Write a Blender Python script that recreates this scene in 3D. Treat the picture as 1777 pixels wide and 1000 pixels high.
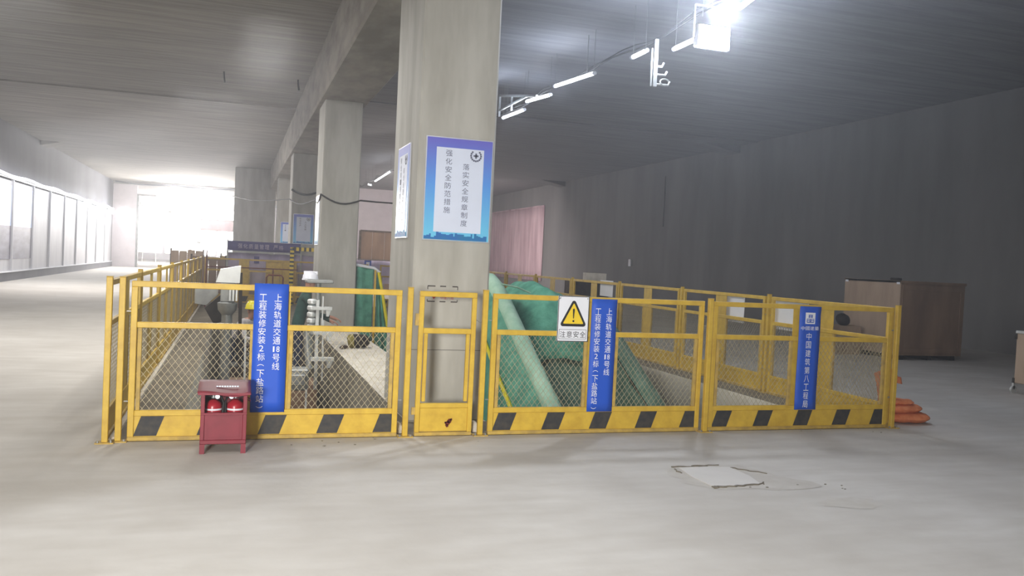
import bpy, bmesh, math, random
from mathutils import Vector, Matrix, noise
random.seed(7)
SC = bpy.context.scene
COL = SC.collection
for o in list(bpy.data.objects): bpy.data.objects.remove(o)

# ------------------------------------------------------------------ camera
YAW, PITCH, ROLL, FPX, CAMH = .315449, -.0309454, .0484560, 1471.54, 1.5
F = Vector((math.sin(YAW)*math.cos(PITCH), math.cos(YAW)*math.cos(PITCH), math.sin(PITCH)))
R0 = Vector((math.cos(YAW), -math.sin(YAW), 0)); U0 = R0.cross(F)
RR = math.cos(ROLL)*R0 + math.sin(ROLL)*U0; UU = -math.sin(ROLL)*R0 + math.cos(ROLL)*U0
cd = bpy.data.cameras.new('camera'); cam = bpy.data.objects.new('camera', cd); COL.objects.link(cam)
m = Matrix.Identity(4)
for i in range(3): m[i][0] = RR[i]; m[i][1] = UU[i]; m[i][2] = -F[i]
m[0][3], m[1][3], m[2][3] = 0, 0, CAMH
cam.matrix_world = m
cd.sensor_fit = 'HORIZONTAL'; cd.sensor_width = 36; cd.lens = FPX*36/1777
cd.clip_start = .05; cd.clip_end = 400
SC.camera = cam

# ------------------------------------------------------------------ world, exposure, large lights
w = bpy.data.worlds.new('world'); SC.world = w; w.use_nodes = True
w.node_tree.nodes['Background'].inputs[0].default_value = (.62, .66, .75, 1)
w.node_tree.nodes['Background'].inputs[1].default_value = .02
hv = w.node_tree.nodes.new('ShaderNodeVolumeScatter')      # thin haze, added for halos round the lamps and a washed-out far end
hv.inputs['Color'].default_value = (.94, .96, 1, 1); hv.inputs['Density'].default_value = .0058; hv.inputs['Anisotropy'].default_value = .62
w.node_tree.links.new(hv.outputs[0], w.node_tree.nodes['World Output'].inputs['Volume'])
SC.view_settings.view_transform = 'Standard'; SC.view_settings.look = 'None'
SC.view_settings.gamma = 1; SC.view_settings.use_curve_mapping = False
SC.view_settings.exposure = 0
SC.cycles.max_bounces = 8; SC.cycles.diffuse_bounces = 5; SC.cycles.caustics_reflective = False; SC.cycles.caustics_refractive = False
SC.cycles.sample_clamp_indirect = 4; SC.cycles.use_denoising = True

def area(name, loc, target, size, power, col, sy=None, spread=None):
    l = bpy.data.lights.new(name, 'AREA'); l.energy = power; l.color = col; l.size = size
    if sy: l.shape = 'RECTANGLE'; l.size_y = sy
    if spread: l.spread = spread
    o = bpy.data.objects.new(name, l); COL.objects.link(o); o.location = loc
    d = Vector(target)-Vector(loc); o.rotation_euler = d.to_track_quat('-Z', 'Y').to_euler()
    return o
# work lamps behind the photographer, the floodlit end of the hall, the led line on the left wall
area('work_lamp', (-3.2, 2.6, 5.2), (-3.0, 3.2, 0), 2.5, 175, (1, .98, .95))
area('work_lamp', (2.0, .6, 4.6), (2.2, 1.4, 0), 2.0, 150, (1, .98, .95))
area('work_lamp', (-2.2, -2.6, 1.7), (1.8, 8.5, -.2), 1.2, 150, (1, .98, .95), spread=1.2)
area('pit_fill_light', (.3, 11.6, 4.15), (.3, 11.6, 0), .6, 170, (1, .98, .95), sy=3)  # unseen fill added to brighten the strip, pit walls and netting
area('pit_fill_light', (-.6, 18.5, 4.6), (-.6, 18.5, 0), 1.2, 90, (1, .98, .95))  # second unseen fill, added for the darker netting farther back
area('passage_lamp', (-4.0, 14.0, 5.2), (-3.5, 14, 0), 2.5, 240, (1, .98, .96))
area('end_lamp', (-3.0, 76, 4.6), (-3, 60, 1.0), 5, 30000, (1, .96, .95))
area('end_lamp', (-2.6, 57.5, 4.9), (-2.0, 40, 0.0), 4, 2600, (1, .97, .95))
area('led_line_glow', (-6.6, 45, 3.75), (-7.4, 45, 1.5), 30, 260, (.90, .94, 1), sy=.2)
area('hall_lamp', (-3.5, 30, 5.2), (-2.5, 30, 0), 6, 700, (1, .97, .95))
area('hall_lamp', (9.5, 42, 5.3), (10, 46, 1), 3, 900, (1, .90, .90))
area('hall_lamp', (6.5, 31, 5.0), (5, 30, 1), 2, 260, (1, .92, .90))
l = bpy.data.lights.new('flood_beam', 'SPOT'); l.energy = 1600; l.color = (.80, .87, 1); l.shadow_soft_size = .2; l.spot_size = 2.6; l.spot_blend = .6
o = bpy.data.objects.new('flood_beam', l); COL.objects.link(o); o.location = (6.15, 10.2, 4.95)
o.rotation_euler = (Vector((3.0, 4.5, 7.2))-o.location).to_track_quat('-Z', 'Y').to_euler()
# ------------------------------------------------------------------ materials
def mat(name, col, rough=.8, metal=0, var=.12, scale=6., stretch=(1,1,1), bump=.0, bscale=40., emit=None, es=0, col2=None, det=4., alpha=None, spec=.4):
    m = bpy.data.materials.new(name); m.use_nodes = True; nt = m.node_tree; N = nt.nodes; L = nt.links
    b = N['Principled BSDF']
    b.inputs['Roughness'].default_value = rough; b.inputs['Metallic'].default_value = metal
    b.inputs['Specular IOR Level'].default_value = spec
    tc = N.new('ShaderNodeTexCoord'); mp = N.new('ShaderNodeMapping'); mp.inputs['Scale'].default_value = stretch
    L.new(tc.outputs['Object'], mp.inputs['Vector'])
    nz = N.new('ShaderNodeTexNoise'); nz.inputs['Scale'].default_value = scale; nz.inputs['Detail'].default_value = det; nz.inputs['Roughness'].default_value = .6
    L.new(mp.outputs[0], nz.inputs['Vector'])
    mx = N.new('ShaderNodeMix'); mx.data_type = 'RGBA'
    c2 = col2 if col2 else tuple(max(0, c*(1-2*var)) for c in col)
    c1 = col if col2 else tuple(min(1, c*(1+var*.6)) for c in col)
    rp = N.new('ShaderNodeMapRange'); rp.inputs[1].default_value = .35; rp.inputs[2].default_value = .65
    L.new(nz.outputs['Fac'], rp.inputs[0]); L.new(rp.outputs[0], mx.inputs['Factor'])
    mx.inputs['A'].default_value = (*c2, 1); mx.inputs['B'].default_value = (*c1, 1)
    L.new(mx.outputs['Result'], b.inputs['Base Color'])
    if bump:
        n2 = N.new('ShaderNodeTexNoise'); n2.inputs['Scale'].default_value = bscale; n2.inputs['Detail'].default_value = 5
        L.new(mp.outputs[0], n2.inputs['Vector'])
        bp = N.new('ShaderNodeBump'); bp.inputs['Strength'].default_value = bump; bp.inputs['Distance'].default_value = .02
        L.new(n2.outputs['Fac'], bp.inputs['Height']); L.new(bp.outputs[0], b.inputs['Normal'])
    if emit:
        b.inputs['Emission Color'].default_value = (*emit, 1); b.inputs['Emission Strength'].default_value = es
    if alpha is not None: b.inputs['Alpha'].default_value = alpha
    return m
def s(r, g, b):   # sRGB 0-255 to linear
    f = lambda c: ((c/255+.055)/1.055)**2.4 if c > 10 else c/255/12.92
    return (f(r), f(g), f(b))

def floor_mat():
    m = mat('dusty_concrete_floor', s(208,204,197), .85, var=.05, scale=.8, bump=.12, bscale=14, col2=s(192,187,179))
    nt = m.node_tree; N = nt.nodes; L = nt.links; b = N['Principled BSDF']
    tc = N.new('ShaderNodeTexCoord'); mp = N.new('ShaderNodeMapping'); mp.inputs['Scale'].default_value = (1.4, 5, 1)
    n = N.new('ShaderNodeTexNoise'); n.inputs['Scale'].default_value = 1.3; n.inputs['Detail'].default_value = 6
    L.new(tc.outputs['Object'], mp.inputs[0]); L.new(mp.outputs[0], n.inputs['Vector'])
    r = N.new('ShaderNodeMapRange'); r.inputs[1].default_value = .35; r.inputs[2].default_value = .7; r.inputs[3].default_value = 0; r.inputs[4].default_value = .3
    L.new(n.outputs['Fac'], r.inputs[0])
    mx = N.new('ShaderNodeMix'); mx.data_type = 'RGBA'; mx.blend_type = 'MIX'
    src = b.inputs['Base Color'].links[0].from_socket
    L.new(src, mx.inputs['A']); mx.inputs['B'].default_value = (*s(168,160,148), 1); L.new(r.outputs[0], mx.inputs['Factor'])
    L.new(mx.outputs['Result'], b.inputs['Base Color'])
    return m
M = {}
M['floor'] = floor_mat()
M['dirty_floor'] = mat('dirty_concrete', s(128,120,104), .9, scale=3, col2=s(104,96,82), bump=.2, bscale=20)
M['ceil_l'] = mat('boardmarked_ceiling', s(150,144,134), .85, scale=1.6, stretch=(.35,5,1), col2=s(118,113,104), bump=.5, bscale=5, det=7)
M['ceil_r'] = mat('dark_ceiling', s(134,133,134), .85, scale=1.4, stretch=(.35,4,1), col2=s(116,115,118), bump=.4, bscale=5, det=7)
M['patch'] = mat('pale_patch', s(216,212,206), .9, var=.03, scale=3)
M['stain'] = mat('brownish_floor_stain', s(190,184,174), .9, scale=6, col2=s(200,195,187))
M['wall'] = mat('grey_wall', s(128,126,124), .85, scale=1.2, stretch=(1,.6,.15), col2=s(112,110,108))
M['wall_l'] = mat('left_wall_concrete', s(108,108,114), .85, scale=1.2, stretch=(1,.6,.2), col2=s(92,92,99))
M['column'] = mat('column_concrete', s(180,178,170), .8, scale=2.2, stretch=(1.5,1.5,.35), col2=s(158,155,146), bump=.15, bscale=9)
M['beam'] = mat('beam_concrete', s(160,153,142), .85, scale=2.0, stretch=(1,.5,1.4), col2=s(126,119,109), bump=.3, bscale=6)
M['strip'] = mat('pale_screed', s(222,215,202), .9, scale=5, col2=s(198,190,176), bump=.2)
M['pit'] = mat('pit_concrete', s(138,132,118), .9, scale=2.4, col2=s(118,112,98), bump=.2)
M['pit_light'] = mat('pale_lit_pit_plaster', s(238,232,218), .9, scale=2.4, col2=s(224,216,200), bump=.2)  # pale plaster, tone raised to stand for lamplight on the outer pit walls
M['yellow'] = mat('yellow_paint', s(210,176,62), .45, scale=9, col2=s(192,156,52), bump=.05)
M['yellow_d'] = mat('worn_yellow_paint', s(196,164,78), .6, scale=12, col2=s(164,138,76), bump=.1)
M['black'] = mat('black_stripe_paint', s(44,45,48), .6, scale=16, col2=s(66,62,56))
M['wire'] = mat('mesh_wire', s(176,164,132), .5, .2, var=.1)
M['blue'] = mat('blue_banner', s(30,84,196), .55, var=.04, scale=2)
M['white'] = mat('white_print', s(232,234,240), .6, var=.02)
M['ink'] = mat('grey_ink', s(96,100,122), .6, var=.04)
M['blackink'] = mat('black_ink', s(26,24,24), .6, var=.04)
M['signyellow'] = mat('sign_yellow', s(240,206,40), .5, var=.03)
M['paper'] = mat('poster_paper', s(214,222,240), .4, var=.03, scale=2)
M['metal_frame'] = mat('aluminium_frame', s(220,224,235), .3, .6, var=.03)
M['red'] = mat('red_painted_steel', s(126,40,52), .5, var=.08, scale=6)
M['darkred'] = mat('red_extinguisher', s(170,34,48), .3, var=.04)
M['darkin'] = mat('dark_inside', s(52,28,30), .8)
M['rust'] = mat('rust_patch', s(110,40,24), .9, var=.3, scale=30)
M['green'] = mat('green_netting', s(98,170,144), .75, scale=5, col2=s(66,134,112), bump=.4, bscale=60)
M['green_p'] = mat('pale_green_netting', s(178,212,188), .75, scale=6, col2=s(150,194,168), bump=.3, bscale=60)
M['green_shade'] = mat('shaded_green_netting', s(98,124,106), .85, scale=7, col2=s(72,104,86), bump=.4, bscale=60)  # netting green with shade painted in, for the step trough and right side
M['wood'] = mat('plywood', s(150,122,98), .8, scale=2.5, stretch=(1,1,.25), col2=s(122,98,80), bump=.1)
M['wood_l'] = mat('pale_and_lit_plywood', s(182,160,138), .8, scale=2.5, stretch=(1,1,.25), col2=s(160,138,118), bump=.1)
M['dark'] = mat('dark_grey_steel', s(58,52,46), .7, .2, scale=9, col2=s(40,34,30))
M['brown'] = mat('brown_machine_parts', s(96,80,66), .8, scale=9, col2=s(62,50,42))
M['steel'] = mat('grey_steel', s(150,152,150), .45, .4, scale=6)
M['lsteel'] = mat('bright_galvanised', s(214,216,214), .4, .3, var=.05)
M['orange'] = mat('orange_woven_sack', s(222,138,92), .8, scale=14, col2=s(206,112,66), bump=.3)
M['pink'] = mat('pinkish_plastic_sheet', s(214,186,192), .5, scale=1.2, stretch=(1,2,.3), col2=s(176,146,154))
M['lav'] = mat('lavender_banner', s(196,184,208), .6, scale=1.5, stretch=(2,1,.6), col2=s(168,156,184))
M['purple'] = mat('purple_banner', s(66,56,130), .6, var=.05)
M['hoard'] = mat('white_hoarding', s(196,196,200), .6, scale=1.5, stretch=(1,1,.3), col2=s(180,180,186))
M['hoard_b'] = mat('blue_sky_print', s(150,176,224), .4, scale=1.2, col2=s(196,214,240))
M['hoard_d'] = mat('dark_landscape_print', s(116,112,132), .5, scale=1.6, stretch=(1,.6,2.5), col2=s(80,78,92))
M['hoard_p'] = mat('pink_print', s(208,190,206), .5, scale=1.2, col2=s(188,180,206))
M['hoard_g'] = mat('green_print', s(172,188,164), .5, scale=2, col2=s(188,190,190))
M['tan'] = mat('olive_canvas', s(140,128,62), .9, scale=9)
M['hat_y'] = mat('yellow_hard_hat', s(232,216,30), .3, var=.02)
M['hat_w'] = mat('white_hard_hat', s(226,226,232), .3, var=.02)
M['skin'] = mat('skin', s(178,130,108), .6, var=.04)
M['jacket'] = mat('dark_green_jacket', s(34,66,58), .9, var=.15, scale=12)
M['navy'] = mat('navy_workwear', s(36,44,66), .9, var=.15, scale=12)
M['greyshirt'] = mat('pale_grey_shirt', s(186,182,184), .9, var=.08, scale=12)
M['cable'] = mat('black_cable', s(34,33,34), .6)
M['tube'] = mat('lit_led_tube', (1,1,1), .4, emit=(.86,.91,1), es=14)
M['rope'] = mat('lit_led_rope', (1,1,1), .4, emit=(.92,.95,1), es=2.6)
M['flood'] = mat('lit_flood_glass', (1,1,1), .4, emit=(.80,.87,1), es=40)
M['endglow'] = mat('lit_lamp_panel', (1,1,1), .4, emit=(1,.97,.97), es=12)
M['endwall'] = mat('white_end_wall', s(236,228,232), .8, var=.03, scale=2)
M['sticker'] = mat('red_spray_paint', s(170,44,52), .8, var=.1)
M['sticker2'] = mat('brown_spray_paint', s(112,60,50), .8, var=.1)
M['greyink'] = mat('dark_spray_paint', s(72,66,62), .8, var=.1)

# poster border: purple at the top running to cyan, printed colour
def poster_border():
    m = bpy.data.materials.new('poster_blue_gradient'); m.use_nodes = True; N = m.node_tree.nodes; L = m.node_tree.links
    b = N['Principled BSDF']; b.inputs['Roughness'].default_value = .35
    tc = N.new('ShaderNodeTexCoord'); sp = N.new('ShaderNodeSeparateXYZ'); L.new(tc.outputs['Object'], sp.inputs[0])
    r = N.new('ShaderNodeMapRange'); r.inputs[1].default_value = 0; r.inputs[2].default_value = .95
    L.new(sp.outputs['Z'], r.inputs[0])
    cr = N.new('ShaderNodeValToRGB'); cr.color_ramp.elements[0].color = (*s(110,200,232), 1); cr.color_ramp.elements[1].color = (*s(104,96,196), 1)
    e = cr.color_ramp.elements.new(.55); e.color = (*s(88,150,226), 1)
    L.new(r.outputs[0], cr.inputs[0]); L.new(cr.outputs[0], b.inputs['Base Color'])
    return m
M['grad'] = poster_border()
M['skyline'] = mat('teal_skyline_print', s(30,120,160), .5, scale=2, col2=s(36,92,180))

# ------------------------------------------------------------------ mesh helpers
WL = {}
class MB:
    def __init__(s_): s_.v = []; s_.f = []; s_.m = []
    def quad(s_, a, b, c, d, mi=0):
        n = len(s_.v); s_.v += [Vector(p) for p in (a, b, c, d)]; s_.f.append((n, n+1, n+2, n+3)); s_.m.append(mi); return s_
    def poly(s_, pts, mi=0):
        n = len(s_.v); s_.v += [Vector(p) for p in pts]; s_.f.append(tuple(range(n, n+len(pts)))); s_.m.append(mi); return s_
    def box(s_, x0, x1, y0, y1, z0, z1, mi=0, ch=0):
        if ch: return s_.cbox(x0, x1, y0, y1, z0, z1, ch, mi)
        n = len(s_.v); s_.v += [Vector((x, y, z)) for x in (x0, x1) for y in (y0, y1) for z in (z0, z1)]
        for f in ((0,1,3,2),(4,6,7,5),(0,4,5,1),(2,3,7,6),(0,2,6,4),(1,5,7,3)):
            s_.f.append(tuple(n+i for i in f)); s_.m.append(mi)
        return s_
    def cbox(s_, x0, x1, y0, y1, z0, z1, c, mi=0):
        bm = bmesh.new(); bmesh.ops.create_cube(bm, size=1)
        for v in bm.verts: v.co = Vector(((x0+x1)/2+v.co.x*(x1-x0), (y0+y1)/2+v.co.y*(y1-y0), (z0+z1)/2+v.co.z*(z1-z0)))
        bmesh.ops.bevel(bm, geom=bm.edges[:], offset=c, segments=1, affect='EDGES')
        s_.add_bm(bm, mi); bm.free(); return s_
    def add_bm(s_, bm, mi=0, mx=None):
        n = len(s_.v); bm.verts.ensure_lookup_table()
        for v in bm.verts: s_.v.append((mx @ v.co) if mx else v.co.copy())
        for f in bm.faces: s_.f.append(tuple(n+v.index for v in f.verts)); s_.m.append(mi)
        return s_
    def bar(s_, a, b, wd, ht=None, mi=0, up=(0,0,1)):
        ht = ht or wd; a = Vector(a); b = Vector(b); d = (b-a).normalized(); u = Vector(up)
        if abs(d.dot(u)) > .98: u = Vector((0,1,0)) if abs(d.y) < .9 else Vector((1,0,0))
        sd = d.cross(u).normalized(); u = sd.cross(d).normalized()
        n = len(s_.v)
        for p in (a, b):
            for i, j in ((-1,-1),(1,-1),(1,1),(-1,1)): s_.v.append(p+sd*i*wd/2+u*j*ht/2)
        for f in ((3,2,1,0),(4,5,6,7),(0,1,5,4),(1,2,6,5),(2,3,7,6),(3,0,4,7)): s_.f.append(tuple(n+i for i in f)); s_.m.append(mi)
        return s_
    def tube(s_, pts, r, n=8, mi=0, cap=True):
        pts = [Vector(p) for p in pts]; rs = r if isinstance(r, (list, tuple)) else [r]*len(pts)
        base = len(s_.v); prev = None
        for i, p in enumerate(pts):
            d = (pts[min(i+1, len(pts)-1)]-pts[max(i-1, 0)]).normalized()
            if prev is None:
                u = Vector((0,0,1)) if abs(d.z) < .9 else Vector((1,0,0)); sd = d.cross(u).normalized()
            else: sd = (prev-d*prev.dot(d)).normalized()
            prev = sd; u = sd.cross(d)
            for k in range(n):
                a = 2*math.pi*k/n; s_.v.append(p+(sd*math.cos(a)+u*math.sin(a))*rs[i])
        for i in range(len(pts)-1):
            for k in range(n):
                a = base+i*n+k; b = base+i*n+(k+1) % n; s_.f.append((a, b, b+n, a+n)); s_.m.append(mi)
        if cap:
            s_.f.append(tuple(base+k for k in reversed(range(n)))); s_.m.append(mi)
            e = base+(len(pts)-1)*n; s_.f.append(tuple(e+k for k in range(n))); s_.m.append(mi)
        return s_
    def lathe(s_, prof, c=(0,0,0), n=16, mi=0):
        c = Vector(c); base = len(s_.v)
        for r, z in prof:
            for k in range(n):
                a = 2*math.pi*k/n; s_.v.append(c+Vector((r*math.cos(a), r*math.sin(a), z)))
        for i in range(len(prof)-1):
            for k in range(n):
                a = base+i*n+k; b = base+i*n+(k+1) % n; s_.f.append((a, b, b+n, a+n)); s_.m.append(mi)
        s_.f.append(tuple(base+k for k in reversed(range(n)))); s_.m.append(mi)
        e = base+(len(prof)-1)*n; s_.f.append(tuple(e+k for k in range(n))); s_.m.append(mi)
        return s_
    def prism(s_, poly, y0, y1, mi=0):   # polygon in x,z extruded along y
        n = len(poly); b = len(s_.v)
        for y in (y0, y1):
            for x, z in poly: s_.v.append(Vector((x, y, z)))
        s_.f.append(tuple(range(b, b+n))); s_.m.append(mi); s_.f.append(tuple(reversed(range(b+n, b+2*n)))); s_.m.append(mi)
        for i in range(n):
            j = (i+1) % n; s_.f.append((b+i, b+n+i, b+n+j, b+j)); s_.m.append(mi)
        return s_
    def grid(s_, fn, nu, nv, mi=0):
        b = len(s_.v)
        for i in range(nu+1):
            for j in range(nv+1): s_.v.append(Vector(fn(i/nu, j/nv)))
        for i in range(nu):
            for j in range(nv):
                a = b+i*(nv+1)+j; s_.f.append((a, a+1, a+nv+2, a+nv+1)); s_.m.append(mi)
        return s_
    def xf(s_, mx): s_.v = [mx @ v for v in s_.v]; return s_
    def build(s_, name, mats, parent=None, smooth=False, solid=0, local=False):
        off = Vector((0,0,0)) if (parent is None or local) else WL[parent.name]
        me = bpy.data.meshes.new(name); me.from_pydata([v-off for v in s_.v], [], s_.f)
        if not isinstance(mats, (list, tuple)): mats = [mats]
        for x in mats: me.materials.append(M[x] if isinstance(x, str) else x)
        for p, i in zip(me.polygons, s_.m): p.material_index = i; p.use_smooth = smooth
        bm = bmesh.new(); bm.from_mesh(me)
        if smooth: bmesh.ops.remove_doubles(bm, verts=bm.verts[:], dist=1e-5)
        bmesh.ops.recalc_face_normals(bm, faces=bm.faces[:]) ; bm.to_mesh(me); bm.free()
        if smooth:
            me.set_sharp_from_angle(angle=math.radians(40))
        o = bpy.data.objects.new(name, me); COL.objects.link(o)
        if parent is not None: o.parent = parent
        WL[o.name] = off
        if solid:
            md = o.modifiers.new('thickness', 'SOLIDIFY'); md.thickness = solid; md.offset = 0
        return o
def tag(o, label=None, cat=None, group=None, kind=None):
    if label: o['label'] = label
    if cat: o['category'] = cat
    if group: o['group'] = group
    if kind: o['kind'] = kind
    return o
def thing(name, label, cat, loc=(0,0,0), group=None):
    o = bpy.data.objects.new(name, None); COL.objects.link(o); o.location = loc; o.empty_display_size = .1
    WL[o.name] = Vector(loc); return tag(o, label, cat, group)
def kids(o): return [c for c in bpy.data.objects if c.parent == o]
def dup(root, loc, rz, label, group=None, skip=()):
    r = root.copy(); COL.objects.link(r); r.location = loc; r.rotation_euler = (0, 0, rz); r['label'] = label
    if group: r['group'] = group
    WL[r.name] = Vector(loc)
    for ch in kids(root):
        if ch.name.split('.')[0] in skip: continue
        c = ch.copy(); COL.objects.link(c); c.parent = r
        for g in kids(ch):
            d = g.copy(); COL.objects.link(d); d.parent = c
    return r
def struct(o): o['kind'] = 'structure'; return o
_gl = {}
def glyph(ch):
    if ch not in _gl:
        c = bpy.data.curves.new('g', 'FONT'); c.body = ch; c.size = 1; c.align_x = 'LEFT'; c.resolution_u = 2
        o = bpy.data.objects.new('g', c); COL.objects.link(o)
        dg = bpy.context.evaluated_depsgraph_get(); me = bpy.data.meshes.new_from_object(o.evaluated_get(dg))
        vs = [v.co.copy() for v in me.vertices]; fs = [tuple(p.vertices) for p in me.polygons]
        xs = [v.x for v in vs] or [0]; ys = [v.y for v in vs] or [0]
        _gl[ch] = (vs, fs, min(xs), max(xs), min(ys), max(ys))
        bpy.data.objects.remove(o); bpy.data.curves.remove(c); bpy.data.meshes.remove(me)
    return _gl[ch]
def put(mb, ch, cx, cz, y, wd, ht, mi=0, mirror=False, keep=False):
    vs, fs, x0, x1, y0, y1 = glyph(ch)
    if not vs: return
    sx = wd/max(x1-x0, .02); sz = ht/max(y1-y0, .02)
    if keep: sx = sz = min(sx, sz)
    n = len(mb.v)
    for v in vs: mb.v.append(Vector((cx+(v.x-(x0+x1)/2)*sx, y, cz+(v.y-(y0+y1)/2)*sz)))
    for f in fs: mb.f.append(tuple(n+i for i in f)); mb.m.append(mi)
def vtext(mb, txt, cx, ztop, pitch, size, y, wd=None):
    for i, ch in enumerate(txt):
        z = ztop-pitch*(i+.5); wch = wd or size
        if ch in '0123456789': put(mb, ch, cx, z, y, wch*.6, size*.8)
        elif ch == '(': put(mb, '︵', cx, z, y, wch*.9, size*.25)
        elif ch == ')': put(mb, '︶', cx, z, y, wch*.9, size*.25)
        elif ch == '#': put(mb, '1', cx-wch*.36, z, y, wch*.22, size*.74); put(mb, '8', cx+wch*.22, z, y, wch*.46, size*.76)
        else: put(mb, ch, cx, z, y, wch, size)

# ------------------------------------------------------------------ the setting
XL, XR, ZL, ZR, YB, YE = -7.55, 16.2, 5.45, 5.85, -9.0, 59.0
# floor with the two escalator pits left open
LP = (-.40, 1.52, 7.55, 17.6)     # left pit x0 x1 y0 y1
RP = (2.27, 6.0, 7.55, 17.6)      # right pit
fl = MB()
Y2 = 92
def fq(x0, x1, y0, y1, mi=0): fl.quad((x0,y0,0),(x1,y0,0),(x1,y1,0),(x0,y1,0), mi)
fq(-16, XR, YB, 6.93); fq(-16, -.85, 6.93, 24.6); fq(6.42, XR, 6.93, 24.6); fq(-16, XR, 24.6, Y2)
fq(-.85, 6.42, 6.93, 7.55, 1); fq(-.85, -.40, 7.55, 17.6, 1); fq(6.0, 6.42, 7.55, 17.6, 1); fq(-.85, 6.42, 17.6, 24.6, 1)
fq(1.52, 2.27, 7.55, 17.6, 2)
floor = struct(fl.build('floor', ['floor', 'dirty_floor', 'strip']))
for (x0, x1, y0, y1), lightm in ((LP, 'pit'), (RP, 'pit')):
    D = -3.2
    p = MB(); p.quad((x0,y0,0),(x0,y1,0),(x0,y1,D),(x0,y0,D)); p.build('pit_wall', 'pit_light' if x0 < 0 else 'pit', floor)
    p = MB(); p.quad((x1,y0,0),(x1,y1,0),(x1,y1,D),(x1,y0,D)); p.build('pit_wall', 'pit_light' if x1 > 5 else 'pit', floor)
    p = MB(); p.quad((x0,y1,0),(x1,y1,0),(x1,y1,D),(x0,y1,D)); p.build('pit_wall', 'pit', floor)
    p = MB(); p.quad((x0,y0,0),(x1,y0,0),(x1,y0,-.5),(x0,y0,-.5)); p.build('pit_wall', 'pit', floor)
    p = MB(); p.quad((x0,y0-6,D),(x1,y0-6,D),(x1,y1,D),(x0,y1,D)); p.build('pit_floor', 'dirty_floor', floor)
# low kerb lines along the pit
k = MB(); k.bar((-.84, 7.0, .012), (-.84, 24.4, .012), .03, .024); k.build('kerb', 'strip', floor)
# repaired patch with a cracked, lifted lip in the foreground
pc = [(3.24,5.65),(3.45,5.655),(3.66,5.62),(3.66,5.35),(3.61,5.14),(3.40,5.11),(3.21,5.13),(3.20,5.4)]
p = MB(); n = len(pc)
p.poly([(x, y, .006) for x, y in pc]);
for i in range(n):
    a, b = pc[i], pc[(i+1) % n]; p.quad((a[0],a[1],.006),(b[0],b[1],.006),(b[0],b[1],-.01),(a[0],a[1],-.01))
p.build('concrete_patch', 'patch', floor)
st = MB(); random.seed(4)
for (cx_, cy_, rx, ry, z) in ((3.50, 5.36, .44, .38, .0015), (3.80, 5.12, .26, .16, .0022), (3.95, 4.62, .22, .14, .0015)):
    st.poly([(cx_+rx*math.cos(a*math.pi/10)*random.uniform(.8, 1.15), cy_+ry*math.sin(a*math.pi/10)*random.uniform(.8, 1.15), z) for a in range(20)])
st.build('stain', 'stain', floor)
ck = MB()
def crack(pts, wd):
    for (a, b) in zip(pts, pts[1:]):
        ck.bar((a[0],a[1],.004), (b[0],b[1],.004), wd*random.uniform(.5, 1.3), .008)
def jit(a, b, n=9, j=.012):
    return [(a[0]+(b[0]-a[0])*i/n+random.uniform(-j, j), a[1]+(b[1]-a[1])*i/n+random.uniform(-j, j)) for i in range(n+1)]
crack(jit((3.20,5.68),(3.48,5.66)), .014); crack(jit((3.36,5.69),(3.62,5.68)), .007); crack(jit((3.19,5.11),(3.30,5.10), 5), .034)
crack(jit((3.30,5.10),(3.62,5.13)), .018); crack(jit((3.62,5.13),(3.67,5.17), 3), .012); crack(jit((3.66,5.60),(3.84,5.40)), .006); crack(jit((3.18,5.62),(3.17,5.50), 4), .010)
ck.build('crack', 'dirty_floor', floor)
rb = MB()
for i in range(24):
    x, y = random.choice([(random.uniform(.3,1.3), random.uniform(6.5,6.85)), (random.uniform(3.2,4.3), random.uniform(4.9,5.1)), (random.uniform(-.8,6.3), random.uniform(6.7,6.95))])
    q = random.uniform(.002, .006); rb.box(x-q*1.5, x+q*1.5, y-q, y+q, 0, q)
rb.build('grit', 'dirty_floor', floor)['kind'] = 'stuff'

# ceilings: a bay left of the beam and a bay right of it, pour joint at Y=24.3
c = MB(); T = .3
c.box(XL-.2, 2.3, YB, 24.3, ZL, ZL+T)
c.box(XL-.2, 2.3, 24.3, 58.8, ZL-.045, ZL+T)
c.box(-12, 2.3, 58.8, Y2, ZL-.22, ZL+T)
struct(c.build('ceiling', 'ceil_l'))
c = MB(); c.box(2.3, XR+.2, YB, 24.3, ZR, ZR+T); c.box(2.3, XR+.2, 24.3, Y2, ZR-.03, ZR+T)
struct(c.build('ceiling', 'ceil_r'))
b = MB(); b.cbox(1.42, 2.36, YB, 58.8, 4.45, ZR+.1, .03); struct(b.build('ceiling_beam', 'beam'))
# shallow haunches where the right wall meets the ceiling
for y in (25.3, 41.5):
    h = MB(); h.prism([(XR-1.5, ZR), (XR, ZR), (XR, ZR-.28)], y, y+.9); struct(h.build('ceiling_haunch', 'ceil_r'))
h = MB(); h.prism([(XL, ZL), (XL+.9, ZL), (XL, ZL-.22)], 38, 39.2); struct(h.build('ceiling_haunch', 'ceil_l'))
# walls
wl = MB(); wl.box(XL-.3, XL, YB, YE, 0, ZL+T); struct(wl.build('wall_left', 'wall_l'))
wr = MB(); wr.box(XR, XR+.3, YB, Y2, 0, ZR+T)
wall_right = struct(wr.build('wall_right', 'wall'))
wb = MB(); wb.box(XL-.3, XR+.3, YB-.3, YB, 0, 6.2); struct(wb.build('wall_back', 'wall'))
we = MB(); we.box(XL-.3, -6.15, YE, YE+.3, 0, ZL); we.box(5.5, XR, YE+10, YE+10.3, 0, ZR); struct(we.build('wall_end', 'endwall'))
we = MB(); we.box(-12, XR, Y2, Y2+.3, 0, 6.2); struct(we.build('wall_far', 'endwall'))
we = MB(); we.box(-12.3, -12, YE, Y2, 0, 6); struct(we.build('wall_recess', 'endwall'))
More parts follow.
